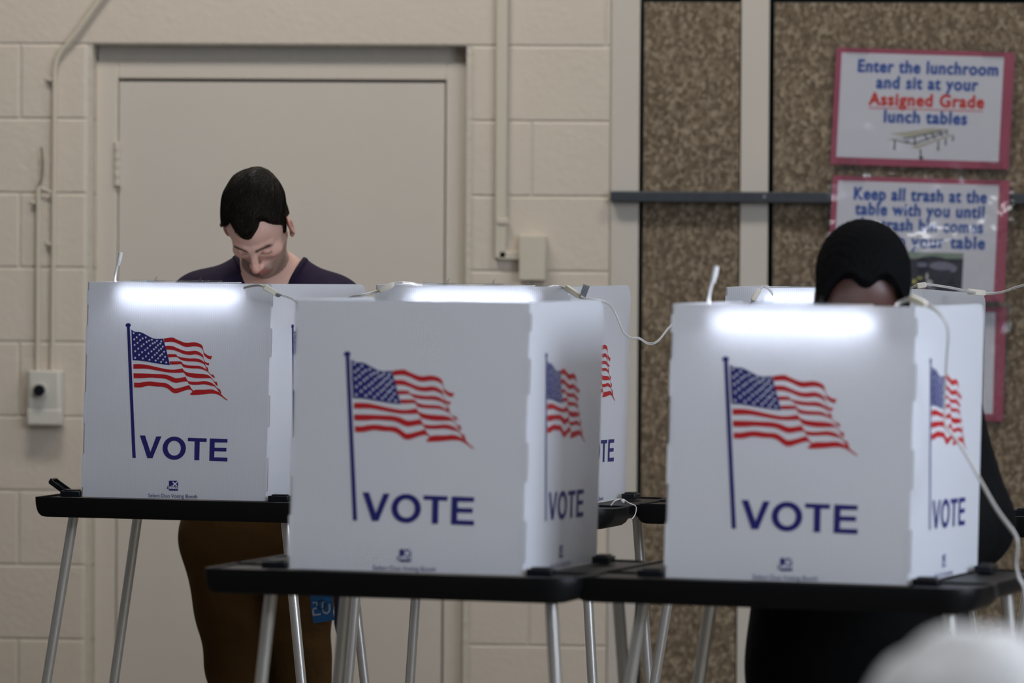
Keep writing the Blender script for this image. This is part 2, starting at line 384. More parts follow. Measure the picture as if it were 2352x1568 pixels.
ART_STRIPES = [
    [(1752, 3359), (1845, 3374), (1962, 3381), (2032, 3349), (2186, 3292), (2283, 3275), (2435, 3289), (2546, 3270), (2625, 3230), (2655, 3157), (2673, 3085), (2719, 3047), (2789, 3011), (2859, 3005), (2838, 2934), (2763, 2956), (2698, 3002), (2672, 3041), (2653, 3118), (2619, 3162), (2548, 3195), (2437, 3203), (2299, 3185), (2202, 3201), (2076, 3256), (1964, 3288), (1867, 3288), (1765, 3274)] ,
    [(1789, 3206), (1883, 3208), (1967, 3199), (2065, 3162), (2218, 3110), (2329, 3099), (2468, 3112), (2565, 3088), (2650, 3027), (2675, 2944), (2718, 2877), (2807, 2853), (2789, 2803), (2725, 2833), (2690, 2872), (2663, 2954), (2609, 3000), (2497, 3035), (2359, 3022), (2220, 3037), (2081, 3089), (1969, 3119), (1886, 3125), (1808, 3123)] ,
    [(1850, 3030), (1944, 3032), (2049, 3029), (2078, 2990), (2223, 2962), (2361, 2949), (2500, 2951), (2611, 2925), (2696, 2859), (2726, 2794), (2771, 2756), (2795, 2691), (2756, 2696), (2726, 2768), (2692, 2825), (2599, 2867), (2474, 2886), (2335, 2888), (2169, 2911), (2084, 2964), (2042, 2974), (1865, 2963)] ,
    [(1898, 2880), (2003, 2882), (2164, 2880), (2212, 2831), (2338, 2803), (2504, 2798), (2615, 2787), (2728, 2729), (2790, 2678), (2847, 2622), (2902, 2618), (2946, 2551), (2898, 2560), (2828, 2622), (2771, 2678), (2672, 2718), (2561, 2739), (2395, 2741), (2228, 2762), (2171, 2828), (2033, 2818), (1917, 2816)] ,
    [(1074, 2808), (1203, 2813), (1342, 2805), (1509, 2777), (1703, 2739), (1898, 2711), (2036, 2711), (2201, 2738), (2241, 2686), (2342, 2649), (2509, 2634), (2675, 2627), (2786, 2605), (2866, 2549), (2928, 2480), (2990, 2463), (3011, 2388), (2972, 2400), (2906, 2490), (2844, 2539), (2705, 2539), (2511, 2540), (2344, 2566), (2283, 2591), (2231, 2652), (2093, 2642), (1899, 2644), (1705, 2671), (1511, 2702), (1344, 2719), (1079, 2712)] ,
    [(1085, 2618), (1209, 2618), (1347, 2618), (1569, 2612), (1762, 2607), (1901, 2581), (2041, 2532), (2151, 2539), (2275, 2562), (2304, 2513), (2347, 2472), (2513, 2462), (2707, 2479), (2832, 2458), (2930, 2407), (3002, 2336), (3058, 2311), (3102, 2223), (3051, 2253), (2960, 2356), (2862, 2385), (2709, 2409), (2543, 2398), (2377, 2405), (2319, 2467), (2209, 2457), (2071, 2431), (1974, 2450), (1820, 2512), (1626, 2527), (1460, 2532), (1295, 2518), (1093, 2515)] ,
    [(1104, 2421), (1229, 2421), (1352, 2444), (1490, 2452), (1657, 2434), (1823, 2424), (1907, 2389), (2019, 2318), (2102, 2320), (2240, 2356), (2363, 2392), (2401, 2335), (2458, 2274), (2518, 2293), (2712, 2299), (2864, 2310), (2962, 2283), (3060, 2241), (3145, 2164), (3255, 2085), (3202, 2097), (3103, 2161), (2991, 2211), (2852, 2219), (2687, 2200), (2521, 2187), (2410, 2185), (2385, 2203), (2442, 2253), (2394, 2294), (2297, 2284), (2160, 2238), (2064, 2212), (1980, 2234), (1881, 2305), (1770, 2342), (1604, 2347), (1438, 2360), (1259, 2323), (1107, 2323)] ,
]
ART_V = [(1275, 1314), (1393, 1316), (1525, 973), (1650, 1302), (1766, 1304), (1578, 842), (1462, 840)]
ART_T = [(2369, 1288), (2798, 1282), (2797, 1207), (2640, 1207), (2642, 820), (2529, 821), (2526, 1213), (2371, 1215)]
ART_E = [(2870, 1283), (3269, 1275), (3268, 1202), (2980, 1200), (2980, 1093), (3249, 1093), (3248, 1017), (2980, 1018), (2978, 891), (3279, 888), (3279, 808), (2869, 816)]
ART_O = ( [(2331, 1067), (2328, 1024), (2317, 983), (2299, 944), (2273, 909), (2242, 879), (2204, 854), (2163, 835), (2119, 823), (2073, 819), (2027, 822), (1982, 832), (1939, 849), (1901, 873), (1867, 903), (1840, 937), (1819, 975), (1806, 1016), (1801, 1058), (1804, 1100), (1815, 1142), (1833, 1180), (1858, 1216), (1890, 1246), (1927, 1271), (1969, 1290), (2013, 1302), (2059, 1306), (2105, 1303), (2150, 1293), (2193, 1276), (2231, 1252), (2265, 1222), (2292, 1188), (2313, 1150), (2326, 1109)] , [(2218, 1065), (2216, 1038), (2210, 1012), (2200, 987), (2185, 964), (2167, 945), (2146, 929), (2122, 917), (2097, 910), (2070, 907), (2044, 909), (2018, 915), (1994, 927), (1972, 942), (1952, 961), (1937, 983), (1925, 1007), (1917, 1033), (1914, 1060), (1916, 1087), (1922, 1113), (1932, 1138), (1947, 1160), (1965, 1180), (1986, 1196), (2010, 1208), (2035, 1215), (2062, 1218), (2088, 1216), (2114, 1209), (2138, 1198), (2160, 1183), (2179, 1164), (2195, 1142), (2207, 1118), (2215, 1092)] )
ART_SQUARE = [(1969, 379), (2176, 383), (2182, 176), (1975, 172)]

# ------------------------------------------------------------------ the setting
def plate(name, lo, hi, mat, kind='structure', parent=None, bevel=0.0):
    b = MB(); b.box([(lo[i] + hi[i]) / 2 for i in range(3)], [hi[i] - lo[i] for i in range(3)])
    o = b.build(name, mat, parent, bevel)
    if parent is None and kind: o['kind'] = kind
    return o
RX0, RX1, RY0, HZ = -7.0, 3.2, -3.0, 4.6
plate('floor', (RX0, RY0, -0.1), (RX1, WALL_Y + 0.3, 0.0), M['floor'])
plate('ceiling', (RX0, RY0, HZ), (RX1, WALL_Y + 0.3, HZ + 0.1), M['ceil'])
plate('wall_left', (RX0 - 0.1, RY0, 0), (RX0, WALL_Y + 0.3, HZ), M['hall'])
plate('wall_right', (RX1, RY0, 0), (RX1 + 0.1, WALL_Y + 0.3, HZ), M['hall'])
plate('wall_front', (RX0, RY0 - 0.1, 0), (RX1, RY0, HZ), M['hall'])

# tall windows in the right wall let the daylight in (outside the frame)
for k_, yy in enumerate((5.1, 6.2, 7.3)):
    w_ = tag(empty('window_%d' % (k_ + 1), (RX1 - 0.03, yy, 2.6)), kind='structure')
    b_ = MB()
    for dz in (-.83, .83): b_.box((0, 0, dz), (0.04, 1.16, 0.06))
    for dy in (-.56, .56): b_.box((0, dy, 0), (0.04, 0.06, 1.6))
    b_.build('frame', plain('window_frame_paint', (0.5, 0.5, 0.48), 0.5) if k_ == 0 else bpy.data.materials['window_frame_paint'], w_)
    b_ = MB(); b_.box((0.008, 0, 0), (0.01, 1.07, 1.60)); b_.build('pane', M['daylight'], w_)

# painted block wall around the door recess
OX0, OX1 = wx(214), wx(1066)        # sides of the masonry opening
OZ = wz(640, 103.5)                 # its head
PX = wx(1401)                       # where the table pocket begins
STEP = 0.2032
Z0 = wz(100, 101.5)
wall = MB()
def block(x0, x1, z0, z1, rl=0.004, rr=0.004, dep=0.0035):
    prof = [(x0, dep if rl < 0.02 else 0.045)]
    for a in (0, 30, 60, 90):
        t = math.radians(a)
        prof.append((x0 + 0.0025 + rl - rl * math.cos(t), rl - rl * math.sin(t)))
    for a in (90, 60, 30, 0):
        t = math.radians(a)
        prof.append((x1 - 0.0025 - rr + rr * math.cos(t), rr - rr * math.sin(t)))
    prof.append((x1, dep if rr < 0.02 else 0.045))
    prof[5:5] = [(prof[4][0] + .0015, 0.0), (prof[5][0] - .0015, 0.0)]
    zz = [(z0 + 0.0018, dep), (z0 + 0.0028, 0.0016), (z0 + 0.0052, 0.0), (z0 + 0.0066, 0.0), (z1 - 0.0066, 0.0), (z1 - 0.0052, 0.0), (z1 - 0.0028, 0.0016), (z1 - 0.0018, dep)]
    wall.loft_open([[Vector((x, WALL_Y + max(y, dz), z)) for x, y in prof] for z, dz in zz])
def loft_open(rings):
    n = len(rings[0]); V = [p for R in rings for p in R]; F = []
    for i in range(len(rings) - 1):
        for k in range(n - 1): F.append((i * n + k, i * n + k + 1, (i + 1) * n + k + 1, (i + 1) * n + k))
    wall.add(V, F, 0)
wall.loft_open = loft_open
row = -14
while Z0 - row * STEP > 0.001:
    z1 = min(Z0 - row * STEP, HZ); z0 = max(Z0 - (row + 1) * STEP, 0.0)
    if Z0 - row * STEP - STEP > HZ: row += 1; continue
    full, half = 0.4064, 0.2032
    if row < 0:                     # above the opening: lintel course, then running bond
        xs = [RX0]
        off = 0.0 if row % 2 else 0.2032
        if row == -1:
            cuts = [OX0 - 0.8, OX0 - 0.4, OX1 + 0.38]
        else:
            cuts = [RX0 + off + full * k for k in range(1, 40)]
        cuts = [c for c in cuts if RX0 + 0.05 < c < RX1 - 0.05]
        if row == -1: cuts = [c for c in cuts if c < PX]
        E = [RX0] + cuts + [PX if row == -1 else RX1]
        for a, b in zip(E[:-1], E[1:]): block(a, b, z0, z1)
    else:
        w = half if row % 2 == 0 else full
        x = OX0; first = True
        while x > RX0 + 0.01:
            a = max(x - (w if first else full), RX0)
            block(a, x, z0, z1, 0.004, 0.026 if first else 0.004); x = a; first = False
        mid = OX1 + (PX - OX1) * 0.46
        if row % 2 == 1:
            block(OX1, mid, z0, z1, 0.026, 0.004); block(mid, PX, z0, z1)
        else: block(OX1, PX, z0, z1, 0.026, 0.004)
    row += 1
def wplate(lo, hi, mi=1):
    wall.box([(lo[i] + hi[i]) / 2 for i in range(3)], [hi[i] - lo[i] for i in range(3)], mi)
wplate((RX0, WALL_Y + 0.0030, 0), (OX0 - 0.004, WALL_Y + 0.2, HZ))
wplate((OX1 + 0.004, WALL_Y + 0.0030, 0), (PX, WALL_Y + 0.2, HZ))
wplate((OX0 - 0.004, WALL_Y + 0.0030, OZ), (OX1 + 0.004, WALL_Y + 0.2, HZ))
PZ = wz(1600, 2)
plate('trim_6', (PX, WALL_Y + 0.0030, PZ + 0.02), (RX1, WALL_Y + 0.11, Z0 + STEP), M['stile'])
plate('trim_5', (PX, WALL_Y + 0.11, 0), (RX1, WALL_Y + 0.2, Z0 + STEP), M['dark'])
wplate((PX, WALL_Y + 0.0030, Z0 + STEP), (RX1, WALL_Y + 0.2, HZ))
wplate((OX0 - 0.004, WALL_Y + 0.14, 0), (OX1 + 0.004, WALL_Y + 0.2, OZ), 2)
tag(wall.build('wall_back', [M['block'], M['joint'], M['dark']]), kind='structure')

# flush door in its frame, set back in the opening
DX0, DX1 = wx(266), wx(1017)
DZ = wz(640, 183)
FZ = wz(640, 140)
door = tag(empty('door_1', ((DX0 + DX1) / 2, WALL_Y + 0.06, 0)), kind='structure')
def local(o, p): return Vector(p) - o.location
b = MB()
def wb(b, org, lo, hi, mi=0):
    b.box([(lo[i] + hi[i]) / 2 - org[i] for i in range(3)], [hi[i] - lo[i] for i in range(3)], mi)
wb(b, door.location, (OX0, WALL_Y + 0.040, 0), (DX0 - 0.0025, WALL_Y + 0.13, FZ))
wb(b, door.location, (DX1 + 0.004, WALL_Y + 0.040, 0), (OX1, WALL_Y + 0.13, FZ))
wb(b, door.location, (DX0 - 0.0025, WALL_Y + 0.040, DZ + 0.002), (DX1 + 0.004, WALL_Y + 0.13, FZ))
b.build('door_frame', M['frame'], door, bevel=0.003)
b = MB(); wb(b, door.location, (OX0, WALL_Y + 0.075, FZ), (OX1, WALL_Y + 0.13, OZ)); b.build('head_packing', M['joint'], door)
b = MB(); wb(b, door.location, (DX0, WALL_Y + 0.047, 0.01), (DX1, WALL_Y + 0.09, DZ - 0.0045)); b.build('door_slab', M['door'], door, bevel=0.0015)
def hinge(zc):
    b = MB()
    for k in range(5):
        z = zc - 0.06 + 0.024 * k
        b.tube([(DX0 - 0.003 - door.location.x, WALL_Y + 0.036 - door.location.y, z + 0.0012), (DX0 - 0.003 - door.location.x, WALL_Y + 0.036 - door.location.y, z + 0.0228)], 0.008, 12)
    wb(b, door.location, (DX0 - 0.012, WALL_Y + 0.036, zc - 0.06), (DX0 + 0.006, WALL_Y + 0.048, zc + 0.06))
    b.build('hinge', M['frame'], door)
hinge(wz(265, 376)); hinge(wz(262, 1020)); hinge(0.3)

# conduits, boxes and cable stubs on the block wall
def cpath(pts, y): return [at_y(px, py, y) for px, py in pts]
CY = WALL_Y - 0.013
b = MB(); b.tube([at_y(428, -1900, CY), at_y(424, -300, CY)] + smooth_path(cpath([(420, -262), (262, -45), (228, 2), (172, 80)], CY - .004), 3) + smooth_path(cpath([(145, 112), (131, 136), (126, 162), (125, 190), (124, 400), (120, 854)], CY), 6), 0.0062, 12)
c = tag(b.build('conduit', M['conduit']), 'cream painted conduit bending diagonally past the door head down to the knob box', 'conduit')
for px, py in ((122, 183), (121, 560)):
    p = at_y(px, py, WALL_Y - 0.008); k = MB(); k.box(p, (0.019, 0.014, 0.008)); k.box(p + Vector((-0.014, 0.004, 0)), (0.012, 0.006, 0.012)); k.sphere(p + Vector((-0.015, -0.002, 0)), 0.004, 6)
    k.build('strap', M['conduit'], c)
b = MB(); b.tube(cpath([(88, 430), (87, 600), (86, 854)], CY), 0.0060, 12)
c = tag(b.build('conduit', M['conduit']), 'short straight cream conduit left of the longer one, rising from the knob box', 'conduit')
p = at_y(80, 464, WALL_Y - 0.008); k = MB(); k.box(p + Vector((0.006, 0, 0)), (0.02, 0.014, 0.008)); k.sphere(p + Vector((-0.008, -0.002, 0)), 0.005, 6); k.build('strap', M['conduit'], c)
b = MB(); b.tube(smooth_path([at_y(88, 430, CY), at_y(95, 408, CY - .004), at_y(98, 375, CY - .006), at_y(95, 338, CY - .008)], 6), [0.0030] * 19, 8)
tag(b.build('cable_stub', M['olive']), 'olive cable end sticking up out of the short conduit', 'cable')
b = MB(); b.tube([at_y(89, 428, CY), at_y(104, 436, CY - .003), at_y(120, 442, CY)], 0.0035, 8)
tag(b.build('cable_link', M['conduit']), 'short cream cable piece bridging the two left conduits', 'cable')

def wall_box(name, px0, py0, px1, py1, dep, label, cat, mat, foot=0.0):
    p0, p1 = at_y(px0, py1, WALL_Y - dep), at_y(px1, py0, WALL_Y - dep)
    e = empty(name, ((p0.x + p1.x) / 2, WALL_Y, p0.z)); tag(e, label, cat)
    w, h = (p1.x - p0.x) / 2, p1.z - p0.z
    return e, w, h
e, w, h = wall_box('knob_box', 60, 852, 142, 978, 0.05, 'white wall box with a round black knob beneath two conduits', 'box', None)
b = MB()
def rect(x0, x1, y, z0, z1): return [Vector((x0, y, z0)), Vector((x1, y, z0)), Vector((x1, y, z1)), Vector((x0, y, z1))]
b.loft([rect(-w, w, -0.0005, 0, h), rect(-w, w, -0.040, 0, h), rect(-w + .010, w - .010, -0.050, h * .33, h)], 0)
b.loft([rect(-w, w, -0.034, 0, h * .33), rect(-w + .003, w - .003, -0.050, 0.004, h * .30)], 0)
b.build('box_body', M['boxpaint'], e, bevel=0.003)
kx, kz = at_y(91, 896, WALL_Y - .055).x - e.location.x, at_y(91, 896, WALL_Y - .055).z - e.location.z
k = MB(); k.tube([(kx, -0.049, kz), (kx, -0.058, kz)], 0.021, 24); k.build('knob_collar', M['boxpaint'], e)
k = MB(); k.tube([(kx, -0.057, kz), (kx, -0.070, kz), (kx, -0.074, kz)], [0.016, 0.0155, 0.012], 24); k.build('knob', M['clip'], e, smooth=True)

b = MB(); RWY = WALL_Y - 0.010
def raceway(pts):
    for (a, c) in zip(pts[:-1], pts[1:]):
        A, C_ = at_y(*a, RWY), at_y(*c, RWY)
        b.box((A + C_) / 2, (abs(C_.x - A.x) + 0.0205, 0.0195, abs(C_.z - A.z) + 0.0205))
raceway([(1162, -1900), (1155, 585)]); raceway([(1155, 585), (1192, 588)])
c = tag(b.build('raceway', M['conduit'], bevel=0.003), 'flat cream raceway running down the block wall to the blank box', 'conduit')
k = MB(); k.box(at_y(1155, 508, WALL_Y - .012), (0.030, 0.0235, 0.016)); k.build('coupling', M['conduit'], c, bevel=0.002)
e, w, h = wall_box('blank_box', 1191, 540, 1254, 644, 0.042, 'cream painted blank outlet box at the foot of the raceway', 'box', None)
b = MB(); b.box((0, -0.019, h / 2), (2 * w, 0.037, h)); b.build('box_body', M['conduit'], e, bevel=0.005)
b = MB(); b.box((0, -0.0395, h / 2), (2 * w - .004, 0.004, h - .004))
for z in (0.012, h - .012): b.tube([(0, -.041, z), (0, -.0425, z)], 0.003, 8)
b.build('cover_plate', M['conduit'], e, bevel=0.002)

# table pocket: white stiles, flecked panels, slate bar
def stile(n, px0, px1):
    plate('trim_%d' % n, (wx(px0), WALL_Y - 0.004, 0), (wx(px1), WALL_Y + 0.10, PZ + 0.30), M['stile'], bevel=0.002)
stile(1, 1402, 1467); stile(2, 1700, 1764); stile(3, 2432, 2500)
plate('trim_4', (wx(2500), WALL_Y - 0.002, 0), (RX1, WALL_Y + 0.10, PZ + 0.30), M['stile'])
def pocket_panel(px0, px1, label):
    x0, x1 = wx(px0), wx(px1)
    e = tag(empty('flecked_panel', ((x0 + x1) / 2, WALL_Y + 0.02, 0.02)), label, 'wall panel')
    b = MB(); wb(b, e.location, (x0, WALL_Y + 0.004, 0.02), (x1, WALL_Y + 0.03, PZ - 0.004)); b.build('board', M['fleck'], e, bevel=0.001)
    b = MB(); wb(b, e.location, (x0 - .0022, WALL_Y + 0.007, 0.018), (x1 + .0022, WALL_Y + 0.034, PZ - 0.002)); b.build('edge_band', M['drawndark'], e)
pocket_panel(1477, 1697, 'narrow brown flecked fibreboard panel between the two white stiles')
pocket_panel(1776, 2424, 'wide brown flecked fibreboard panel carrying the laminated lunchroom notices')
b = MB(); p0, p1 = at_y(1403, 451, WALL_Y - .03), at_y(2440, 456, WALL_Y - .03)
bar = empty('slate_bar', (p0.x, WALL_Y, p0.z)); tag(bar, 'dark slate metal bar bolted level across the stiles and flecked panels', 'bar')
L_ = p1.x - p0.x
b.box((L_ / 2, -0.0215, 0), (L_, 0.035, 0.0295)); b.build('channel', M['steel'], bar, bevel=0.003)
for px in (1756, 2465):
    x = at_y(px, 451, WALL_Y - .04).x - p0.x; k = MB(); k.tube([(x, -0.0385, 0.0015), (x, -0.043, 0.0015)], [0.0055, 0.004], 10); k.build('bolt', M['bolt'], bar)
for x in (0.02, L_ - .02):
    k = MB(); k.box((x, -0.006, 0), (0.03, 0.004, 0.02)); k.build('foot_plate', M['steel'], bar)

# laminated notices
def notice(tl, tr, bl, label, lines, pic, inset=(13, 12), seed=0, swell=0.0):
    y = WALL_Y - 0.006 if swell == 0 else WALL_Y - 0.044
    TL, TR, BL = at_y(*tl, y), at_y(*tr, y), at_y(*bl, y)
    w, h = (TR - TL).length, (BL - TL).length
    ex, ez = (TR - TL).normalized(), (TL - BL).normalized()
    e = tag(empty('notice', ((TL + TR) / 2 + (BL - TL))), label, 'notice')
    org = BL - e.location
    def q(u, v, n): return org + ex * u + ez * v + Vector((0, -n, 0))
    def poly(b, pts, n, mi): b.add([q(u, v, n) for u, v in pts], [tuple(range(len(pts)))], mi)
    R = lambda u0, v0, u1, v1: [(u0, v0), (u1, v0), (u1, v1), (u0, v1)]
    mats = [M['pink'], M['paper'], M['signblue'], M['signred'], M['tabletop'], M['drawndark'], M['binblack'], M['binshine'], M['binyellow'], M['bingreen'], M['binpink'], M['binwhite']]
    b = MB()
    b.loft([[q(u, v, 0.0) for u, v in R(0, 0, w, h)], [q(u, v, 0.0008) for u, v in R(0, 0, w, h)]], 0)
    il, it, ir, ib = [t / 846.0 for t in (13, 11, 24, 17)]
    poly(b, R(il, ib, w - ir, h - it), 0.0011, 1)
    for (txt, uc, v, size, width, col, under) in lines:
        V, F = text_shape(txt, size, space=1.12)
        if not V: continue
        x0, x1 = min(a for a, _ in V), max(a for a, _ in V); s = width * w / (x1 - x0)
        t_ = size * .042            # heavy strokes: the same outline struck several times
        for n_, (du, dv) in enumerate(((0, 0), (t_, 0), (-t_, 0), (0, t_), (0, -t_), (t_ * .7, t_ * .7), (-t_ * .7, t_ * .7), (t_ * .7, -t_ * .7), (-t_ * .7, -t_ * .7))):
            b.add([q(uc * w + (a - (x0 + x1) / 2) * s + du, v * h + c_ + dv, 0.0014 + .00002 * n_) for a, c_ in V], F, col)
        if under: poly(b, R(uc * w - width * w / 2, v * h - 0.010, uc * w + width * w / 2, v * h - 0.0075), 0.0014, col)
    for n, (pts, mi) in enumerate(pic): poly(b, [(u * w, v * h) for u, v in pts], 0.0013 + 0.00006 * n, mi)
    b.build('printed_sheet', mats, e)
    b = MB(); m_ = 0.014; nx, nz = (56, 48) if swell else (28, 20); rnd = random.Random(seed); V = []; F = []
    for j in range(nz + 1):
        for i in range(nx + 1):
            u, v = i / nx, j / nz
            edge = max(abs(u - .5), abs(v - .5)) * 2
            n = 0.0032
            if swell:               # a slack fold across the sheet that catches a ceiling lamp
                k_ = (v - .655) * h * .97 - (u - .63) * w * .24
                if abs(k_) < .06: n += .14 * (.06 - k_) - .225 * (.0036 - k_ * k_)
                elif k_ < 0: n += .0168 * math.exp(-((-.06 - k_) / .09) ** 2)
            n += rnd.uniform(-.0009, .0015) if edge > .93 else 0
            V.append(q(-m_ + u * (w + 2 * m_), -m_ + v * (h + 2 * m_), n))
    for j in range(nz):
        for i in range(nx): a = j * (nx + 1) + i; F.append((a, a + 1, a + nx + 2, a + nx + 1))
    b.add(V, F); b.build('laminate', M['laminate'], e)
    for u, v in ((0.12, 1.0), (0.88, 1.0), (0.1, 0.0), (0.9, 0.0)):
        t = MB(); t.add([q(u * w + a, v * h + c_, 0.0046) for a, c_ in ((-.03, -.018), (.03, -.020), (.031, .020), (-.029, .021))], [(0, 1, 2, 3)]); t.build('clear_tape', M['laminate'], e)
    return e
def ring(cx, cy, rx, ry, n=20): return [(cx + rx * math.cos(2 * math.pi * k / n), cy + ry * math.sin(2 * math.pi * k / n)) for k in range(n)]
def stroke(a, c, t):
    d = Vector((c[0] - a[0], (c[1] - a[1]), 0)).normalized(); n = Vector((-d.y, d.x, 0)) * t / 2
    return [(a[0] + n.x, a[1] + n.y), (c[0] + n.x, c[1] + n.y), (c[0] - n.x, c[1] - n.y), (a[0] - n.x, a[1] - n.y)]
drawn = [([(.325, .275), (.43, .255), (.665, .325), (.56, .335)], 4), ([(.305, .225), (.325, .218), (.45, .265), (.43, .262)], 4),
         ([(.445, .165), (.48, .155), (.69, .285), (.66, .283)], 4)]
for a, c_ in (((.355, .225), (.355, .155)), ((.50, .155), (.505, .085)), ((.60, .225), (.60, .16)), ((.64, .25), (.64, .19)), ((.68, .275), (.68, .23)),
              ((.465, .25), (.47, .185)), ((.34, .225), (.47, .195)), ((.40, .235), (.62, .315)), ((.47, .20), (.63, .30)), ((.52, .275), (.54, .23)), ((.56, .29), (.58, .245)), ((.60, .305), (.62, .27)), ((.64, .325), (.645, .285)), ((.43, .225), (.415, .20))):
    drawn.append((stroke(a, c_, .008), 5))
drawn += [(ring(.507, .08, .012, .014, 10), 5), (ring(.355, .15, .007, .010, 8), 5), (ring(.60, .155, .007, .010, 8), 5)]
notice((1921, 109), (2331, 121), (1907, 377), 'topmost of three pink bordered notices, with red words and a drawn lunch table',
       [('Enter the lunchroom', .520, .80, .047, .78, 2, False), ('and sit at your', .520, .665, .047, .565, 2, False),
        ('Assigned Grade', .520, .52, .047, .64, 3, True), ('lunch tables', .520, .375, .047, .46, 2, False)], drawn, seed=1)
pic = [([(.42, -.02), (.76, -.02), (.76, .39), (.42, .39)], 6), ([(.42, .33), (.76, .345), (.76, .39), (.42, .39)], 9),
       (ring(.585, .20, .165, .16), 6), (ring(.64, .28, .07, .035), 7), (ring(.53, .285, .03, .02), 7), (ring(.705, .26, .022, .03), 7),
       (ring(.487, .145, .018, .02, 10), 8), (ring(.52, .175, .016, .012, 10), 8), (ring(.45, .10, .012, .03, 10), 9), (ring(.53, .10, .03, .022, 9), 10),
       (ring(.575, .135, .02, .03, 8), 11), (ring(.56, .19, .008, .03, 8), 11), (ring(.59, .085, .025, .02, 8), 7), ([(.60, -.02), (.76, .06), (.76, .085), (.56, -.02)], 11)]
notice((1913, 403), (2320, 415), (1899, 680), 'pink bordered notice about trash with a bin photo, partly behind the black cap',
       [('Keep all trash at the', .50, .81, .047, .745, 2, False), ('table with you until', .50, .685, .047, .725, 2, False),
        ('the trash bin comes', .50, .56, .047, .72, 2, False), ('back to your table', .505, .43, .047, .74, 2, False)], pic, seed=2, swell=0.014)
notice((1901, 701), (2311, 706), (1894, 962), 'lowest of three pink bordered notices, mostly behind the right voting booths', [], [], seed=3)

# ------------------------------------------------------------------ voting booths
ZT = 1.07                           # table height
PH = 0.453                          # screen height
LEAN = 0.070                        # the screen leans back towards the voter
def soften(P, n=4):                 # rounds a traced outline between its sharp corners
    out = []; N_ = len(P)
    def sharp(i):
        a, b, c = Vector((*P[i - 1], 0)), Vector((*P[i], 0)), Vector((*P[(i + 1) % N_], 0))
        return (b - a).angle(c - b, 0) > math.radians(48)
    S = [sharp(i) for i in range(N_)]
    for i in range(N_):
        b, c = Vector((*P[i], 0)), Vector((*P[(i + 1) % N_], 0))
        mb = (c - Vector((*P[i - 1], 0))) / 2 if not S[i] else (c - b)
        mc = (Vector((*P[(i + 2) % N_], 0)) - b) / 2 if not S[(i + 1) % N_] else (c - b)
        L_ = (c - b).length
        mb, mc = [m_ * min(1, 1.3 * L_ / max(m_.length, 1e-6)) for m_ in (mb, mc)]
        for k in range(n):
            t = k / n; p = b * (2 * t ** 3 - 3 * t * t + 1) + mb * (t ** 3 - 2 * t * t + t) + c * (3 * t * t - 2 * t ** 3) + mc * (t ** 3 - t * t)
            out.append((p.x, p.y))
    return out
def side_art(b, place, w, back=False):
    # printed flag, word and maker's mark; place(s, t, n) -> point, n above the sheet
    k = min(1.0, w / 0.415)
    def P(pt, n): return place((pt[0] / 1e4 - .2075) * k + w / 2, pt[1] / 1e4, n)
    def poly(pts, n, mi): b.add([P(p, n) for p in pts], [tuple(range(len(pts)))], mi)
    poly(ART_POLE, .0006, 1); poly(ART_FINIAL, .0007, 1); poly(soften(ART_CANTON, 3), .0006, 1)
    for x, y in ART_STARS:
        poly([(x + (31 if i % 2 == 0 else 12.5) * math.sin(i * math.pi / 5 + .1), y + (31 if i % 2 == 0 else 12.5) * math.cos(i * math.pi / 5 + .1)) for i in range(10)], .0009, 3)
    for s in ART_STRIPES: poly(soften(s), .0006, 2)
    for L in (ART_V, ART_T, ART_E): poly(L, .0006, 1)
    n = len(ART_O[0]); b.add([P(p, .0006) for p in ART_O[0] + ART_O[1]], [(i, (i + 1) % n, n + (i + 1) % n, n + i) for i in range(n)], 1)
    poly(ART_SQUARE, .0006, 1)
    def stroke2(a, c, t):
        return [(x, y) for x, y in stroke(a, c, t)]
    poly(stroke2((2053, 357), (2149, 279), 24), .0009, 3); poly(stroke2((2185, 385), (2061, 272), 24), .0009, 3)
    V, F = text_shape('elect', 0.0108, bold=.0002)
    b.add([P((1978 + a * 1e4 * .93, 210 + c_ * 1e4), .0010) for a, c_ in V], F, 3)
    V, F = text_shape('s', 0.0108, bold=.0002)
    b.add([P((1928 + a * 1e4 * .93, 210 + c_ * 1e4), .0010) for a, c_ in V], F, 1)
    V, F = text_shape('Select Duo Voting Booth', 0.0112)
    x1 = max(a for a, _ in V)
    b.add([P((1500 + a / x1 * 1123, 24 + c_ * 1e4), .0006) for a, c_ in V], F, 1)
SHEET_MATS = None
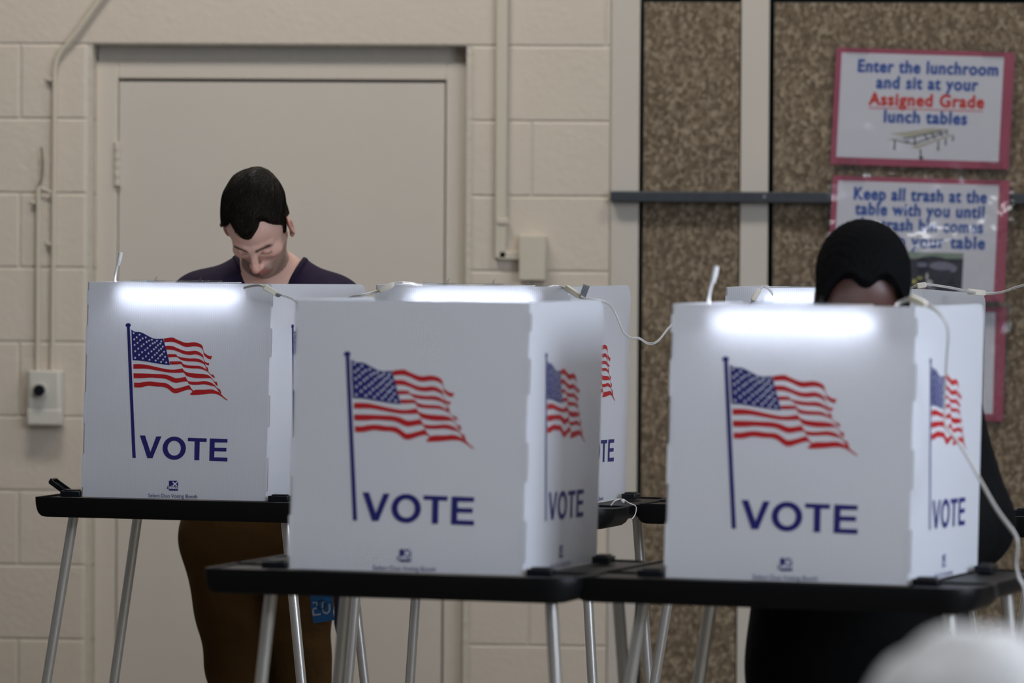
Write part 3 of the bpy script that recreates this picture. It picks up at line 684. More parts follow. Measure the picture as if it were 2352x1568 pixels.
def sheet(name, parent, place, w, round_end, drop, parts=True, tabs=(0, 1)):
    # fluted sheet of width w; place(s, t, n): n = 0 outer face, negative = into the sheet
    th = .0032; R = .028
    out = [(0, 0), (w, 0)]
    if round_end:
        for a in range(0, 91, 15):
            t = math.radians(a); out.append((w - R + R * math.cos(t), PH - drop - R + R * math.sin(t)))
    else: out.append((w, PH - drop))
    out.append((0, PH))
    b = MB(); n = len(out)
    # front and back faces as vertical strips so the flutes follow the sheet
    uvs = [(0.5 + s, 0.5 + t) for s, t in out]
    b.add([place(s, t, 0) for s, t in out], [tuple(range(n))], 0, uvs)
    b.add([place(s, t, -th) for s, t in out], [tuple(range(n - 1, -1, -1))], 0, uvs)
    b.add([place(s, t, z) for z in (0, -th) for s, t in out], [(i, n + i, n + (i + 1) % n, (i + 1) % n) for i in range(n)], 0, uvs + uvs)
    for e in tabs:                  # fold tabs at the edges
        x = 0 if e == 0 else w
        for t0, t1 in ((.02, .09), (.155, .22), (.30, .36), (.405, .435)):
            x0, x1 = (x - .0042, x + .002) if e == 0 else (x - .002, x + .0042)
            q = [(x0, t0), (x1, t0), (x1, t1), (x0, t1)]
            b.loft([[place(s, t, .0004) for s, t in q], [place(s, t, -.0026) for s, t in q]], 0)
    if parts: side_art(b, place, w)
    return b.build(name, [M['fluted'], M['navy'], M['red'], M['starwhite']], parent, smooth=False)
def tray(name, parent, x0, x1, y0, y1, corners, bot=0.0):
    # black tray loft: corners = radii at (x0,y0),(x1,y0),(x1,y1),(x0,y1)
    def outline(ins, z):
        P = []
        for (cx, cy, r, a0) in ((x0, y0, corners[0], 180), (x1, y0, corners[1], 270), (x1, y1, corners[2], 0), (x0, y1, corners[3], 90)):
            r = max(r, .002)
            ccx = cx + r if cx == x0 else cx - r; ccy = cy + r if cy == y0 else cy - r
            rr = max(r - ins, .001) if r > ins else .001
            ax = ins if r <= ins else 0
            for k in range(7):
                t = math.radians(a0 + 90 * k / 6)
                bx = ccx + (rr * math.cos(t)); by = ccy + (rr * math.sin(t))
                if r <= ins: bx += (ins - r) * (1 if cx == x0 else -1); by += (ins - r) * (1 if cy == y0 else -1)
                by += -ins * .75 if cy == y0 else ins * .75   # front and back faces stay nearly upright
                P.append(Vector((bx, by, z)))
        return P
    b = MB(); h = .042 - bot
    prof = [(.014, ZT - .0035), (.011, ZT - .0035), (.009, ZT), (.0015, ZT), (.0, ZT - .0015), (.0012, ZT - h * .35), (.004, ZT - h * .6), (.009, ZT - h * .8), (.017, ZT - h * .94), (.027, ZT - h)]
    b.loft([outline(i, z) for i, z in prof], 0)
    return b.build(name, M['blackplastic'], parent)
CLIP = None
def clip(parent, x, y, w=.044, d=.030, h=.0125, rz=0.0):
    b = MB(); r = Matrix.Rotation(rz, 3, 'Z')
    b.box((0, 0, h / 2), (w, d, h)); b.box((0, 0, h + .0015), (w * .72, d * .7, .003))
    b.v = [tuple(r @ Vector(p) + Vector((x, y, ZT - .001))) for p in b.v]
    return b.build('clip', M['clip'], parent, bevel=.0035)
def leg(parent, x, y, dx, dy):
    b = MB(); top = Vector((x, y, ZT - .036)); bot = Vector((x + dx, y + dy, 0.022)); mid = top.lerp(bot, .62)
    b.tube([top, mid], .0106, 16); o = b.build('leg', M['alu'], parent)
    k = MB(); k.tube([mid, bot], .0092, 16); k.build('lower_tube', M['alu'], o)
    k = MB(); k.tube([top.lerp(bot, .615), top.lerp(bot, .632)], .0116, 16); k.build('collar', M['clip'], o)
    k = MB(); k.tube([top.lerp(bot, .972), bot, bot - Vector((0, 0, .022))], [.0118, .0126, .0135], 16); k.build('foot_cap', M['rubber'], o)
class B_: pass
def booth(px_l, d, theta, w, x_left, x_right, label, beta_r=0.0, beta_l=0.0, depth=.40, drop_r=0.0, flap=False, string=False, table_depth=.49, y0=.045, splay=(-.155, .155), leg_in=(.085, .06), ring_tie=False):
    g = ground(px_l, d)
    e = empty('voting_booth', g, YAW - math.radians(theta))
    tag(e, label, 'voting booth', 'voting booths with flag printed screens')
    J = .15
    tray('front_tray', e, x_left, x_right, -y0, J - y0, (.012, .055, .004, .004))
    tray('rear_tray', e, x_left + .004, x_right - .004, J - y0 + .003, table_depth - y0, (.004, .004, .05, .05), bot=.010)
    for x, dx in ((x_left + leg_in[0], splay[0]), (x_right - leg_in[1], splay[1])):
        for y, dy in ((.02, -.03), (table_depth - y0 - .045, .03)): leg(e, x, y, dx, dy)
    sheet('front_screen', e, lambda s, t, n: Vector((s, LEAN * t - n, ZT + t)), w, False, 0)
    br, bl = math.radians(beta_r), math.radians(beta_l)
    sheet('side_screen', e, lambda s, t, n: Vector((w + s * math.sin(br) + n * math.cos(br), s * math.cos(br) - n * math.sin(br) + LEAN * t + .004, ZT + t)), depth, True, drop_r, tabs=())
    left_sheet(e, depth, bl)
    clip(e, -.028, .012); clip(e, w + .030, .010); clip(e, w + .026 + depth * math.sin(br), depth - .04, rz=math.pi / 2)
    clip(e, -.026 + depth * math.sin(bl), depth - .04, rz=math.pi / 2)
    if flap:
        b = MB(); b.box((0, 0, 0), (.046, .034, .006)); b.box((-.022, 0, .004), (.006, .034, .010)); b.box((0, .016, .003), (.046, .003, .010)); b.box((0, -.016, .003), (.046, .003, .010))
        r = Matrix.Rotation(math.radians(33), 3, 'Y'); b.v = [tuple(r @ Vector(p) + Vector((x_left + .018, .060, ZT + .014))) for p in b.v]
        b.build('latch_flap', M['clip'], e, bevel=.002)
    if string:
        jx, jy = x_right, J - y0
        b = MB()
        b.tube(smooth_path([(jx - .085, jy - .02, ZT + .004), (jx - .05, jy - .005, ZT + .009), (jx - .02, jy, ZT + .014), (jx - .004, jy + .004, ZT + .006), (jx + .006, jy + .022, ZT - .002), (jx + .006, jy + .018, ZT - .018), (jx + .004, jy + .002, ZT - .027)], 5), .0012, 6)
        b.tube(smooth_path([(jx - .022, jy, ZT + .014), (jx - .030, jy - .012, ZT + .010), (jx - .036, jy - .018, ZT + .001)], 5), .0014, 6)
        b.sphere((jx - .016, jy + .002, ZT + .010), .005, 6)
        b.build('string_tie', M['string'], e)
    if ring_tie:
        b = MB(); b.tube([(x_right + .003, J - y0 - .02 + .009 * math.sin(a * .449), ZT - .010 + .011 * math.cos(a * .449)) for a in range(15)], .0012, 6); b.build('tie_ring', M['rubber'], e)
    r = B_(); r.e, r.w, r.depth, r.g, r.d = e, w, depth, g, d
    r.M = Matrix.Translation(g) @ Matrix.Rotation(YAW - math.radians(theta), 4, 'Z')
    return r
def left_sheet(e, depth, bl):
    # outer face looks to -x; read from outside its left edge is the rear one
    def place(s, t, n):
        q = depth - s
        return Vector((q * math.sin(bl) - n * math.cos(bl) - .004, q * math.cos(bl) + n * math.sin(bl) + LEAN * t + .004, ZT + t))
    th = .0032; R = .028; b = MB()
    out = [(0, 0), (depth, 0), (depth, PH)]
    for a in range(90, 181, 15):
        t = math.radians(a); out.append((R + R * math.cos(t), PH - R + R * math.sin(t)))
    n = len(out); uvs = [(0.5 + s, 0.5 + t) for s, t in out]
    b.add([place(s, t, 0) for s, t in out], [tuple(range(n))], 0, uvs)
    b.add([place(s, t, -th) for s, t in out], [tuple(range(n - 1, -1, -1))], 0, uvs)
    b.add([place(s, t, z) for z in (0, -th) for s, t in out], [(i, n + i, n + (i + 1) % n, (i + 1) % n) for i in range(n)], 0, uvs + uvs)
    side_art(b, place, depth)
    return b.build('side_screen', [M['fluted'], M['navy'], M['red'], M['starwhite']], e, smooth=False)

BA = booth(191, 10.56, 17.0, .409, -.093, .520, 'voting booth farthest left, lit from inside, the man in the purple shirt behind it', beta_r=11, flap=True, drop_r=.004, splay=(-.16, .12), leg_in=(.066, .072))
BB = booth(668, 8.43, 18.0, .412, -.140, .516, 'unlit voting booth front and centre, its whole flag and word facing us', beta_r=.8, splay=(-.10, .075), leg_in=(.10, .06))
BC = booth(1534, 8.28, 20.0, .414, -.150, .537, 'lit front voting booth at right, person in black cap behind it', beta_r=1.5, splay=(-.165, .10), leg_in=(.106, .06), ring_tie=True)
BD = booth(854, 10.42, 18.0, .418, -.092, .532, 'lit voting booth mostly hidden behind the unlit front one, only its TE showing', beta_r=2, string=True, splay=(-.075, .075), leg_in=(.066, .073))
BE = booth(1662, 10.44, 16.0, .417, -.178, .482, 'lit voting booth in the back row, almost hidden by the black capped person', beta_r=8, drop_r=.014)
BF = booth(2388, 10.10, 16.0, .417, -.09, .57, 'voting booth cut off by the right edge, only a black tray corner showing')

# ------------------------------------------------------------------ lamps clipped inside the screens
def lamp(B, label, plug_lead=False, bend=1):
    e = empty('booth_lamp'); e.matrix_world = B.M @ Matrix.Translation((B.w / 2, LEAN * PH, ZT + PH))
    tag(e, label, 'lamp', 'lamps clipped into the lit booths')
    b = MB(); b.tube([(-.133, .024, -.030), (.133, .024, -.030)], .0065, 14); b.build('lit_tube', M['tube'], e)
    b = MB(); b.box((0, .031, -.016), (.30, .030, .006)); b.box((0, .043, -.026), (.30, .004, .024))
    for x in (-.146, .146): b.box((x, .026, -.026), (.012, .030, .022))
    b.build('housing', M['lamphousing'], e, bevel=.0015)
    b = MB(); b.box((-.01, .008, .0045), (.195, .030, .002)); b.build('clear_bracket', M['acrylic'], e, bevel=.0005)
    for x in (-.055, .045):
        b = MB(); b.box((x, .004, .003), (.034, .018, .003)); b.tube([(x, .002, .004), (x, .002, .010)], .0022, 8); b.tube([(x, .002, .008), (x + .004, .000, .014)], .0013, 8)
        b.build('screen_clip', M['acrylic'], e)
    b = MB()                        # thin grey flange laid along the top edge
    b.box((.0, .012, .0015), (.26, .02, .0012)); b.build('flange', M['lamphousing'], e)
    if plug_lead:
        b = MB(); P = smooth_path([(-.150, .028, -.022), (-.153, .020, -.004), (-.150, .012, .014), (-.146, .010, .030), (-.143, .010, .040)], 6)
        b.tube(P, .0026, 10); o = b.build('lead', M['plug'], e)
        k = MB(); a = Vector((-.143, .010, .036)); dvec = Vector((.006, 0, .0265 * bend))
        k.tube([a, a + dvec * .3, a + dvec * .32, a + dvec], [.0040, .0044, .0050, .0048], 10); k.build('plug', M['plug'], o)
    return e
lamp(BA, 'lit lamp inside the farthest left booth, its loose plug sticking up', True)
lamp(BC, 'lit lamp in the front right booth below the black capped person', True, 1.0)
lamp(BD, 'lit lamp in the half hidden booth behind the unlit front one')
lamp(BE, 'lit lamp in the back row booth, partly covered by the black cap')

# ------------------------------------------------------------------ flat twin cords between the lamps
def cord(label, pts, r=.0021, connectors=(), tags=()):
    P = smooth_path([at_d(*p) for p in pts], 7)
    b = MB()
    off = Vector((0, 0, r * .62))
    b.tube([p + off for p in P], r * .66, 8); b.tube([p - off for p in P], r * .66, 8)
    b.tube(P, r * .30, 6, 1)
    o = tag(b.build('lamp_cord', [M['cord'], M['cordcore']]), label, 'cord', 'flat cords linking the booth lamps')
    for (a, c_, wd) in connectors:
        A, C_ = at_d(*a), at_d(*c_)
        k = MB(); ax = (C_ - A).normalized(); up = Vector((0, 0, 1)); up = (up - ax * up.dot(ax)).normalized(); n = ax.cross(up)
        def rr(p, w2, h2): return [p + up * h2 + n * w2, p + up * h2 - n * w2, p - up * h2 - n * w2, p - up * h2 + n * w2]
        k.loft([rr(A, .003, wd * .7), rr(A.lerp(C_, .08), .005, wd), rr(A.lerp(C_, .9), .005, wd * .92), rr(C_, .003, wd * .55)])
        k.build('connector', M['connector'], o, bevel=.001)
    for (quad, d) in tags:
        k = MB(); Q = [at_d(px, py, d) for px, py in quad]
        k.loft([Q, [q + Vector((0, .0006, 0)) for q in Q]])
        for u in (.2, .4, .6, .8):
            a, c_ = Q[0].lerp(Q[1], u), Q[3].lerp(Q[2], u); w2 = (Q[1] - Q[0]) * .035; f = Vector((0, -.0005, 0))
            k.add([a.lerp(c_, .12) - w2 + f, a.lerp(c_, .12) + w2 + f, a.lerp(c_, .85) + w2 + f, a.lerp(c_, .85) - w2 + f], [(0, 1, 2, 3)], 1)
        k.build('paper_tag', [M['tag'], M['tagprint']], o)
    return o
DA = 10.42
cord('pale cord linking the farthest left booth lamp to the booth behind the unlit one',
     [(560, 661, 10.46), (580, 656, 10.44), (600, 656, 10.42), (622, 668, DA), (650, 678, DA), (680, 692, DA), (712, 735, DA + .02), (770, 725, DA + .08), (800, 686, DA + .04), (826, 679, DA), (856, 672, DA), (884, 662, DA), (905, 651, DA), (935, 649, DA + .02), (965, 655, DA + .03), (990, 668, DA + .04)],
     connectors=(((606, 658, DA - .01), (636, 675, DA - .01), .006), ((871, 669, DA - .01), (905, 652, DA - .01), .0055)),
     tags=(([(634, 672), (648, 678), (640, 683), (632, 680)], DA - .015),))
cord('pale cord with a grey tag, drooping toward the front right booth',
     [(1255, 662, 10.40), (1270, 657, 10.37), (1290, 659, 10.33), (1310, 669, 10.28), (1335, 684, 10.26), (1362, 687, 10.26), (1394, 695, 10.27), (1412, 716, 10.28), (1432, 762, 10.28), (1450, 776, 10.28), (1468, 777, 10.29), (1490, 789, 10.30), (1512, 782, 10.30), (1550, 741, 10.32), (1620, 720, 10.34), (1700, 722, 10.34), (1726, 694, 10.32), (1740, 676, 10.32), (1752, 659, 10.33), (1764, 662, 10.38), (1775, 676, 10.42)],
     connectors=(((1299, 659, 10.27), (1333, 681, 10.25), .0058), ((1728, 691, 10.31), (1745, 664, 10.31), .0055)),
     tags=(([(1332, 676), (1345, 684), (1355, 657), (1340, 652)], 10.24),))
cord('pale cord leaving the back row booth lamp and running off the right edge',
     [(2080, 668, 10.34), (2095, 660, 10.30), (2110, 654, 10.29), (2130, 653, 10.29), (2180, 660, 10.33), (2225, 669, 10.38), (2262, 674, 10.42), (2300, 671, 10.40), (2352, 655, 10.36), (2420, 650, 10.3), (2470, 662, 10.3)],
     connectors=(((2106, 657, 10.28), (2128, 653, 10.28), .0058), ((2222, 669, 10.40), (2264, 673, 10.41), .0062)))
cord('pale cord looping down the side of the front right booth to the floor',
     [(2058, 700, 8.20), (2078, 690, 8.16), (2096, 688, 8.12), (2124, 699, 8.10), (2150, 712, 8.09), (2172, 738, 8.09), (2178, 770, 8.11), (2174, 830, 8.15), (2170, 920, 8.19), (2172, 975, 8.20), (2196, 1008, 8.20), (2225, 1055, 8.18), (2250, 1100, 8.08), (2290, 1170, 8.00), (2330, 1225, 7.96), (2338, 1250, 7.96), (2334, 1290, 7.97), (2340, 1325, 7.97), (2352, 1352, 7.97), (2360, 1440, 7.97), (2362, 1700, 7.97), (2360, 2200, 7.97), (2372, 2830, 7.97), (2420, 2898, 7.96)],
     r=.0027, connectors=(((2090, 683, 8.10), (2128, 700, 8.08), .0055),))

# ------------------------------------------------------------------ people: smooth solid shapes turned into one continuous surface
def A3(*v): return np.array(v, dtype=np.float32)
def f_cap(P, a, b, ra, rb):
    a, b = A3(*a), A3(*b); ab = b - a
    t = np.clip(((P - a) @ ab) / max(float(ab @ ab), 1e-9), 0, 1)
    return np.linalg.norm(P - (a + t[:, None] * ab), axis=1) - (ra + t * (rb - ra))
def f_ell(P, c, r, R=None):
    q = P - A3(*c)
    if R is not None: q = q @ np.asarray(R, dtype=np.float32)
    k0 = np.linalg.norm(q / A3(*r), axis=1); k1 = np.linalg.norm(q / (A3(*r) ** 2), axis=1)
    return k0 * (k0 - 1) / np.maximum(k1, 1e-6)
def smin(a, b, k):
    h = np.clip(0.5 + 0.5 * (b - a) / k, 0, 1)
    return b + (a - b) * h - k * h * (1 - h)
def smax(a, b, k): return -smin(-a, -b, k)
def surface(f, lo, hi, h, relax=2):
    ax = [np.arange(lo[i], hi[i] + h, h, dtype=np.float32) for i in range(3)]
    n = [len(a) for a in ax]
    V = np.empty(n, np.float32)
    for i in range(n[0]):           # slab by slab
        Y, Z = np.meshgrid(ax[1], ax[2], indexing='ij')
        P = np.stack([np.full(Y.size, ax[0][i], np.float32), Y.ravel(), Z.ravel()], 1)
        V[i] = f(P).reshape(n[1], n[2])
    I = V < 0
    def corner(A, c): return A[c[0]:n[0] - 1 + c[0], c[1]:n[1] - 1 + c[1], c[2]:n[2] - 1 + c[2]]
    C8 = [(x, y, z) for x in (0, 1) for y in (0, 1) for z in (0, 1)]
    cnt = sum(corner(I, c).astype(np.int8) for c in C8)
    act = (cnt > 0) & (cnt < 8)
    idx = -np.ones(act.shape, np.int64); cells = np.argwhere(act); idx[act] = np.arange(len(cells))
    vals = np.stack([corner(V, c)[act] for c in C8], 1)
    S = np.zeros((len(cells), 3)); K = np.zeros(len(cells))
    for a in range(8):
        for b in range(a + 1, 8):
            if sum(abs(C8[a][k] - C8[b][k]) for k in range(3)) != 1: continue
            va, vb = vals[:, a], vals[:, b]; m = (va < 0) != (vb < 0)
            t = np.where(m, va / np.where(m, va - vb, 1), 0)
            S += np.where(m[:, None], np.array(C8[a]) + t[:, None] * (np.array(C8[b]) - np.array(C8[a])), 0); K += m
    Pn = (cells + S / np.maximum(K, 1)[:, None]) * h + np.array([a[0] for a in ax])
    F = []
    for axn in range(3):
        u, v = [(1, 2), (2, 0), (0, 1)][axn]
        sl = [slice(0, n[k]) for k in range(3)]; s2 = list(sl)
        sl[axn] = slice(0, n[axn] - 1); s2[axn] = slice(1, n[axn])
        X = I[tuple(sl)] != I[tuple(s2)]
        E = np.argwhere(X); E = E[(E[:, u] > 0) & (E[:, v] > 0) & (E[:, u] < n[u] - 1) & (E[:, v] < n[v] - 1)]
        if not len(E): continue
        def cid(du, dv):
            q = E.copy(); q[:, u] -= du; q[:, v] -= dv; return idx[q[:, 0], q[:, 1], q[:, 2]]
        Q = np.stack([cid(1, 1), cid(0, 1), cid(0, 0), cid(1, 0)], 1)
        flip = ~I[E[:, 0], E[:, 1], E[:, 2]]
        Q[flip] = Q[flip][:, ::-1]; F.append(Q)
    F = np.concatenate(F); F = F[(F >= 0).all(1)]
    Pn = Pn.astype(np.float32)
    for _ in range(relax):          # settle the vertices on the true surface
        d = f(Pn); e = h * 0.25
        G = np.stack([(f(Pn + A3(*[e if k == j else 0 for k in range(3)])) - f(Pn - A3(*[e if k == j else 0 for k in range(3)]))) / (2 * e) for j in range(3)], 1)
        st = np.clip(d / np.maximum((G ** 2).sum(1), .25), -h, h)
        Pn = Pn - G * st[:, None]
    return Pn, F
def np_mesh(name, pieces, mat, parent, pigment=None):
    V = np.concatenate([p[0] for p in pieces]); o = 0; Fs = []
    for p in pieces: Fs.append(p[1] + o); o += len(p[0])
    F = np.concatenate(Fs)
    me = bpy.data.meshes.new(name)
    me.vertices.add(len(V)); me.vertices.foreach_set('co', V.astype(np.float32).ravel())
    me.loops.add(F.size); me.loops.foreach_set('vertex_index', F.astype(np.int32).ravel())
    me.polygons.add(len(F)); me.polygons.foreach_set('loop_start', np.arange(0, F.size, 4, dtype=np.int32))
    me.polygons.foreach_set('use_smooth', [True] * len(F))
    me.update(calc_edges=True); me.validate()
    me.materials.append(mat)
    if pigment is not None:
        c = pigment(V); at = me.attributes.new('pigment', 'FLOAT_COLOR', 'POINT')
        at.data.foreach_set('color', np.concatenate([c, np.ones((len(c), 1))], 1).astype(np.float32).ravel())
    ob = bpy.data.objects.new(name, me); COL.objects.link(ob); ob.parent = parent
    return ob

def head_sdf(Q, fem=0.0):
    # head space: x to the person's left, y out of the face, z up; origin between the ears
    X = np.abs(Q[:, 0]); S = np.stack([X, Q[:, 1], Q[:, 2]], 1)
    d = f_ell(S, (0, -.018, .036), (.074, .096, .083))
    d = smin(d, f_ell(S, (0, .034, .040), (.062, .052, .056)), .03)
    d = smin(d, f_ell(S, (0, .028, -.030), (.057, .060, .080)), .03)
    d = smin(d, f_ell(S, (0, .040, -.080), (.046, .044, .030)), .025)
    d = smin(d, f_cap(S, (.047, -.005, -.055), (.020, .070, -.098), .016, .014), .022)      # jaw line
    d = smin(d, f_ell(S, (0, .083, -.100), (.020, .014, .015)), .018)                        # chin
    d = smin(d, f_ell(S, (.040, .060, -.022), (.026, .024, .020)), .018)                     # cheekbone
    d = smin(d, f_cap(S, (.010, .089, .016), (.044, .074, .018), .009, .008), .014)          # brow
    d = smax(d, -f_ell(S, (.031, .102, -.002), (.019, .018, .013)), .012)                    # eye socket
    d = smin(d, f_ell(S, (.031, .0770, -.003), (.0150, .0125, .0112)), .004)                 # lidded eye
    d = smin(d, f_cap(S, (.017, .0868, -.0065), (.045, .0775, -.0072), .0022, .0020), .003)  # lash line
    d = smin(d, f_cap(S, (0, .090, .008), (0, .114, -.032), .0085, .0105), .012)             # nose
    d = smin(d, f_ell(S, (0, .116, -.037), (.0115, .0105, .0095)), .008)
    d = smin(d, f_ell(S, (.0125, .102, -.040), (.0080, .0115, .0075)), .007)                 # nostril wing
    d = smax(d, -f_ell(S, (.0065, .108, -.0475), (.0035, .0050, .0030)), .003)
    d = smin(d, f_ell(S, (0, .088, -.068), (.028, .014, .018)), .014)                        # muzzle
    d = smin(d, f_cap(S, (0, .1015, -.0645), (.021, .089, -.068), .0048, .0022), .004)       # upper lip
    d = smin(d, f_cap(S, (0, .1000, -.0745), (.018, .090, -.0725), .0060, .0025), .004)      # lower lip
    d = smax(d, -f_cap(S, (0, .1075, -.0694), (.024, .0930, -.0702), .0016, .0010), .002)
    er = np.array(Euler((math.radians(-14), math.radians(0), math.radians(-24)), 'XYZ').to_matrix())
    E = f_ell(S, (.082, -.003, -.013), (.0080, .0205, .036), er)
    E = smax(E, -f_ell(S, (.0895, .003, -.011), (.0062, .0120, .0235), er), .004)
    E = smin(E, f_ell(S, (.0795, .002, -.042), (.006, .010, .010)), .006)
    return smin(d, E, .006)
def hair_boundary(Q, table):
    ph = np.degrees(np.arctan2(Q[:, 0], Q[:, 1] + .01))
    ph = np.abs(ph)
    return Q[:, 2] - np.interp(ph, [a for a, _ in table], [b for _, b in table])
class Person: pass
def make_person(K):
    """K: joints in the person's own space (origin on the floor, x to the right of the picture, y away, z up)."""
    Bm = np.array(K['headR'], np.float32)                   # columns: left, face, up
    hc = A3(*K['head']); hs = K.get('hs', .92)
    def to_head(P): return (P - hc) @ Bm / np.float32(hs)
    def head(P):
        Q = to_head(P); d = np.linalg.norm(Q, axis=1) - .16
        near = d < .06; out = d + .02
        if near.any(): out[near] = head_sdf(Q[near])
        return out * hs
    m = K.get('bulk', 1.0)
    def torso(P):
        d = f_ell(P, K['rib'], (.165 * m, .112 * m, .21))
        d = smin(d, f_ell(P, K['abd'], (.145 * m, .105 * m, .19)), .06)
        d = smin(d, f_ell(P, K['pel'], (.168 * m, .118 * m, .13)), .06)
        n0 = K['neck0']
        for s in (0, 1):
            sh = K['sh'][s]
            d = smin(d, f_cap(P, K['rib'], sh, .085, .050 * m), .04)
            d = smin(d, f_cap(P, (n0[0] + (sh[0] - n0[0]) * .22, n0[1], n0[2] + K.get('trap', .022)), sh, .046, .046 * m), .03)
        return d
    def arms(P, r=0.0, upto=2):
        d = np.full(len(P), 9.0, np.float32)
        for s in (0, 1):
            sh, el, wr = K['sh'][s], K['el'][s], K['wr'][s]
            e = f_cap(P, sh, el, .052 + r, .040 + r)
            if upto == 2: e = smin(e, f_cap(P, el, wr, .040 + r, .027 + r), .02)
            d = np.minimum(d, e)
        return d
    def legs(P, r=0.0):
        d = np.full(len(P), 9.0, np.float32)
        for s in (0, 1):
            h, k, a = K['hip'][s], K['kn'][s], K['an'][s]
            e = f_cap(P, h, k, .074 * m + r, .053 + r)
            e = smin(e, f_cap(P, k, a, .051 + r, .036 + r), .03)
            d = smin(d, e, .02)
        return d
    def neck(P):
        return f_cap(P, K['neck0'], K['neck1'], .062, .051)
    def hands(P):
        d = np.full(len(P), 9.0, np.float32)
        for s in (0, 1):
            w = Vector(K['wr'][s]); f = (Vector(K['grip'][s]) - w).normalized(); side = f.cross(Vector((0, 0, 1))).normalized(); up = side.cross(f)
            sg = 1 if s == 0 else -1
            c = w + f * .052
            R = np.array(Matrix((side, f, up)).transposed())
            e = f_ell(P, c, (.040, .050, .015), R)
            for i, (o, L) in enumerate(((-.028, .062), (-.009, .074), (.010, .070), (.028, .056))):
                p0 = w + f * .088 + side * o; p1 = p0 + (f * .8 - up * .35).normalized() * L * .5; p2 = p1 + (f * .25 - up * .9).normalized() * L * .42
                q = np.minimum(f_cap(P, p0 - f * .02, p1, .0090, .0082), f_cap(P, p1, p2, .0082, .0070)); e = smin(e, q, .005)
            p0 = w + f * .030 + side * (.034 * sg); p1 = p0 + f * .030 + side * (.018 * sg) - up * .012; p2 = p1 + f * .026 - up * .016 - side * (.006 * sg)
            e = smin(e, np.minimum(f_cap(P, p0, p1, .012, .0098), f_cap(P, p1, p2, .0098, .0080)), .008)
            e = smin(e, f_cap(P, w - f * .02, c, .026, .022), .02)
            d = np.minimum(d, e)
        return d
    def skin(P):
        d = smin(torso(P), arms(P), .04); d = smin(d, legs(P), .03)
        d = smin(d, neck(P), .03)
        d = np.minimum(d, np.minimum(f_cap(P, K['an'][0], K['toe'][0], .036, .030), f_cap(P, K['an'][1], K['toe'][1], .036, .030)))
        d = smin(d, hands(P), .006)
        return smin(d, head(P), .022)
    R = Person()
    R.to_head, R.torso, R.arms, R.legs, R.neck, R.skin, R.head = to_head, torso, arms, legs, neck, skin, head
    return R
def bounds(K, pad=.12):
    pts = [K[k] for k in ('rib', 'abd', 'pel', 'neck0', 'neck1', 'head')]
    for k in ('sh', 'el', 'wr', 'hip', 'kn', 'an', 'toe', 'grip'): pts += list(K[k])
    a = np.array(pts); lo, hi = a.min(0) - pad, a.max(0) + pad
    lo[0] = min(lo[0], K['rib'][0] - .26); hi[0] = max(hi[0], K['rib'][0] + .26)
    lo[2] = max(lo[2], -.01); hi[2] += .08
    return lo, hi
def body_pieces(K, R, head_h=.0028, body_h=.011):
    lo, hi = bounds(K)
    zc = K['neck0'][2] - .02                                 # the fine part: head and neck
    coarse = surface(R.skin, lo, (hi[0], hi[1], zc + .015), body_h)
    h = np.array(K['head'])
    flo = (min(h[0] - .15, K['neck0'][0] - .12), min(h[1] - .17, K['neck0'][1] - .12), zc); fhi = (max(h[0] + .15, K['neck0'][0] + .12), max(h[1] + .17, K['neck0'][1] + .12), h[2] + .16)
    fine = surface(R.skin, flo, fhi, head_h)
    P = [coarse, fine]
    for s in (0, 1):
        w, g = np.array(K['wr'][s]), np.array(K['grip'][s]); a, b = np.minimum(w, g) - .075, np.maximum(w, g) + .075
        P.append(surface(R.skin, a, b, .0045))
    return P
def head_axes(face_sign, pitch, yaw, roll):
    R = Matrix.Rotation(math.radians(roll), 3, 'Y') @ Matrix.Rotation(math.radians(yaw), 3, 'Z') @ Matrix.Rotation(math.radians(pitch) * (1 if face_sign < 0 else -1), 3, 'X')
    left, face, up = Vector((-face_sign, 0, 0)), Vector((0, face_sign, 0)), Vector((0, 0, 1))
    return Matrix((R @ left, R @ face, R @ up)).transposed()

# --- the man in the purple V-neck
MAN_D = 11.30
man = empty('person', ground(600, MAN_D), YAW)
tag(man, 'dark haired man in a purple shirt and khaki trousers, looking down into the left booth', 'person')
K = dict(pel=(-.005, .03, .95), abd=(.005, .005, 1.12), rib=(.016, -.045, 1.33), trap=.048, sh=((-.130, -.065, 1.462), (.160, -.065, 1.456)),
         el=((-.27, -.15, 1.22), (.285, -.15, 1.22)), wr=((-.12, -.43, 1.115), (.13, -.40, 1.115)), grip=((-.07, -.53, 1.10), (.06, -.50, 1.10)),
         hip=((-.094, .03, .92), (.088, .03, .92)), kn=((-.030, .0, .52), (.087, .0, .53)), an=((-.040, .05, .085), (.105, .05, .085)),
         toe=((-.055, -.12, .045), (.125, -.12, .045)), neck0=(.022, -.055, 1.49), neck1=(.012, -.115, 1.580),
         head=(.002, -.195, 1.646), headR=head_axes(-1, 54, -14, -3), hs=.86)
R = make_person(K)
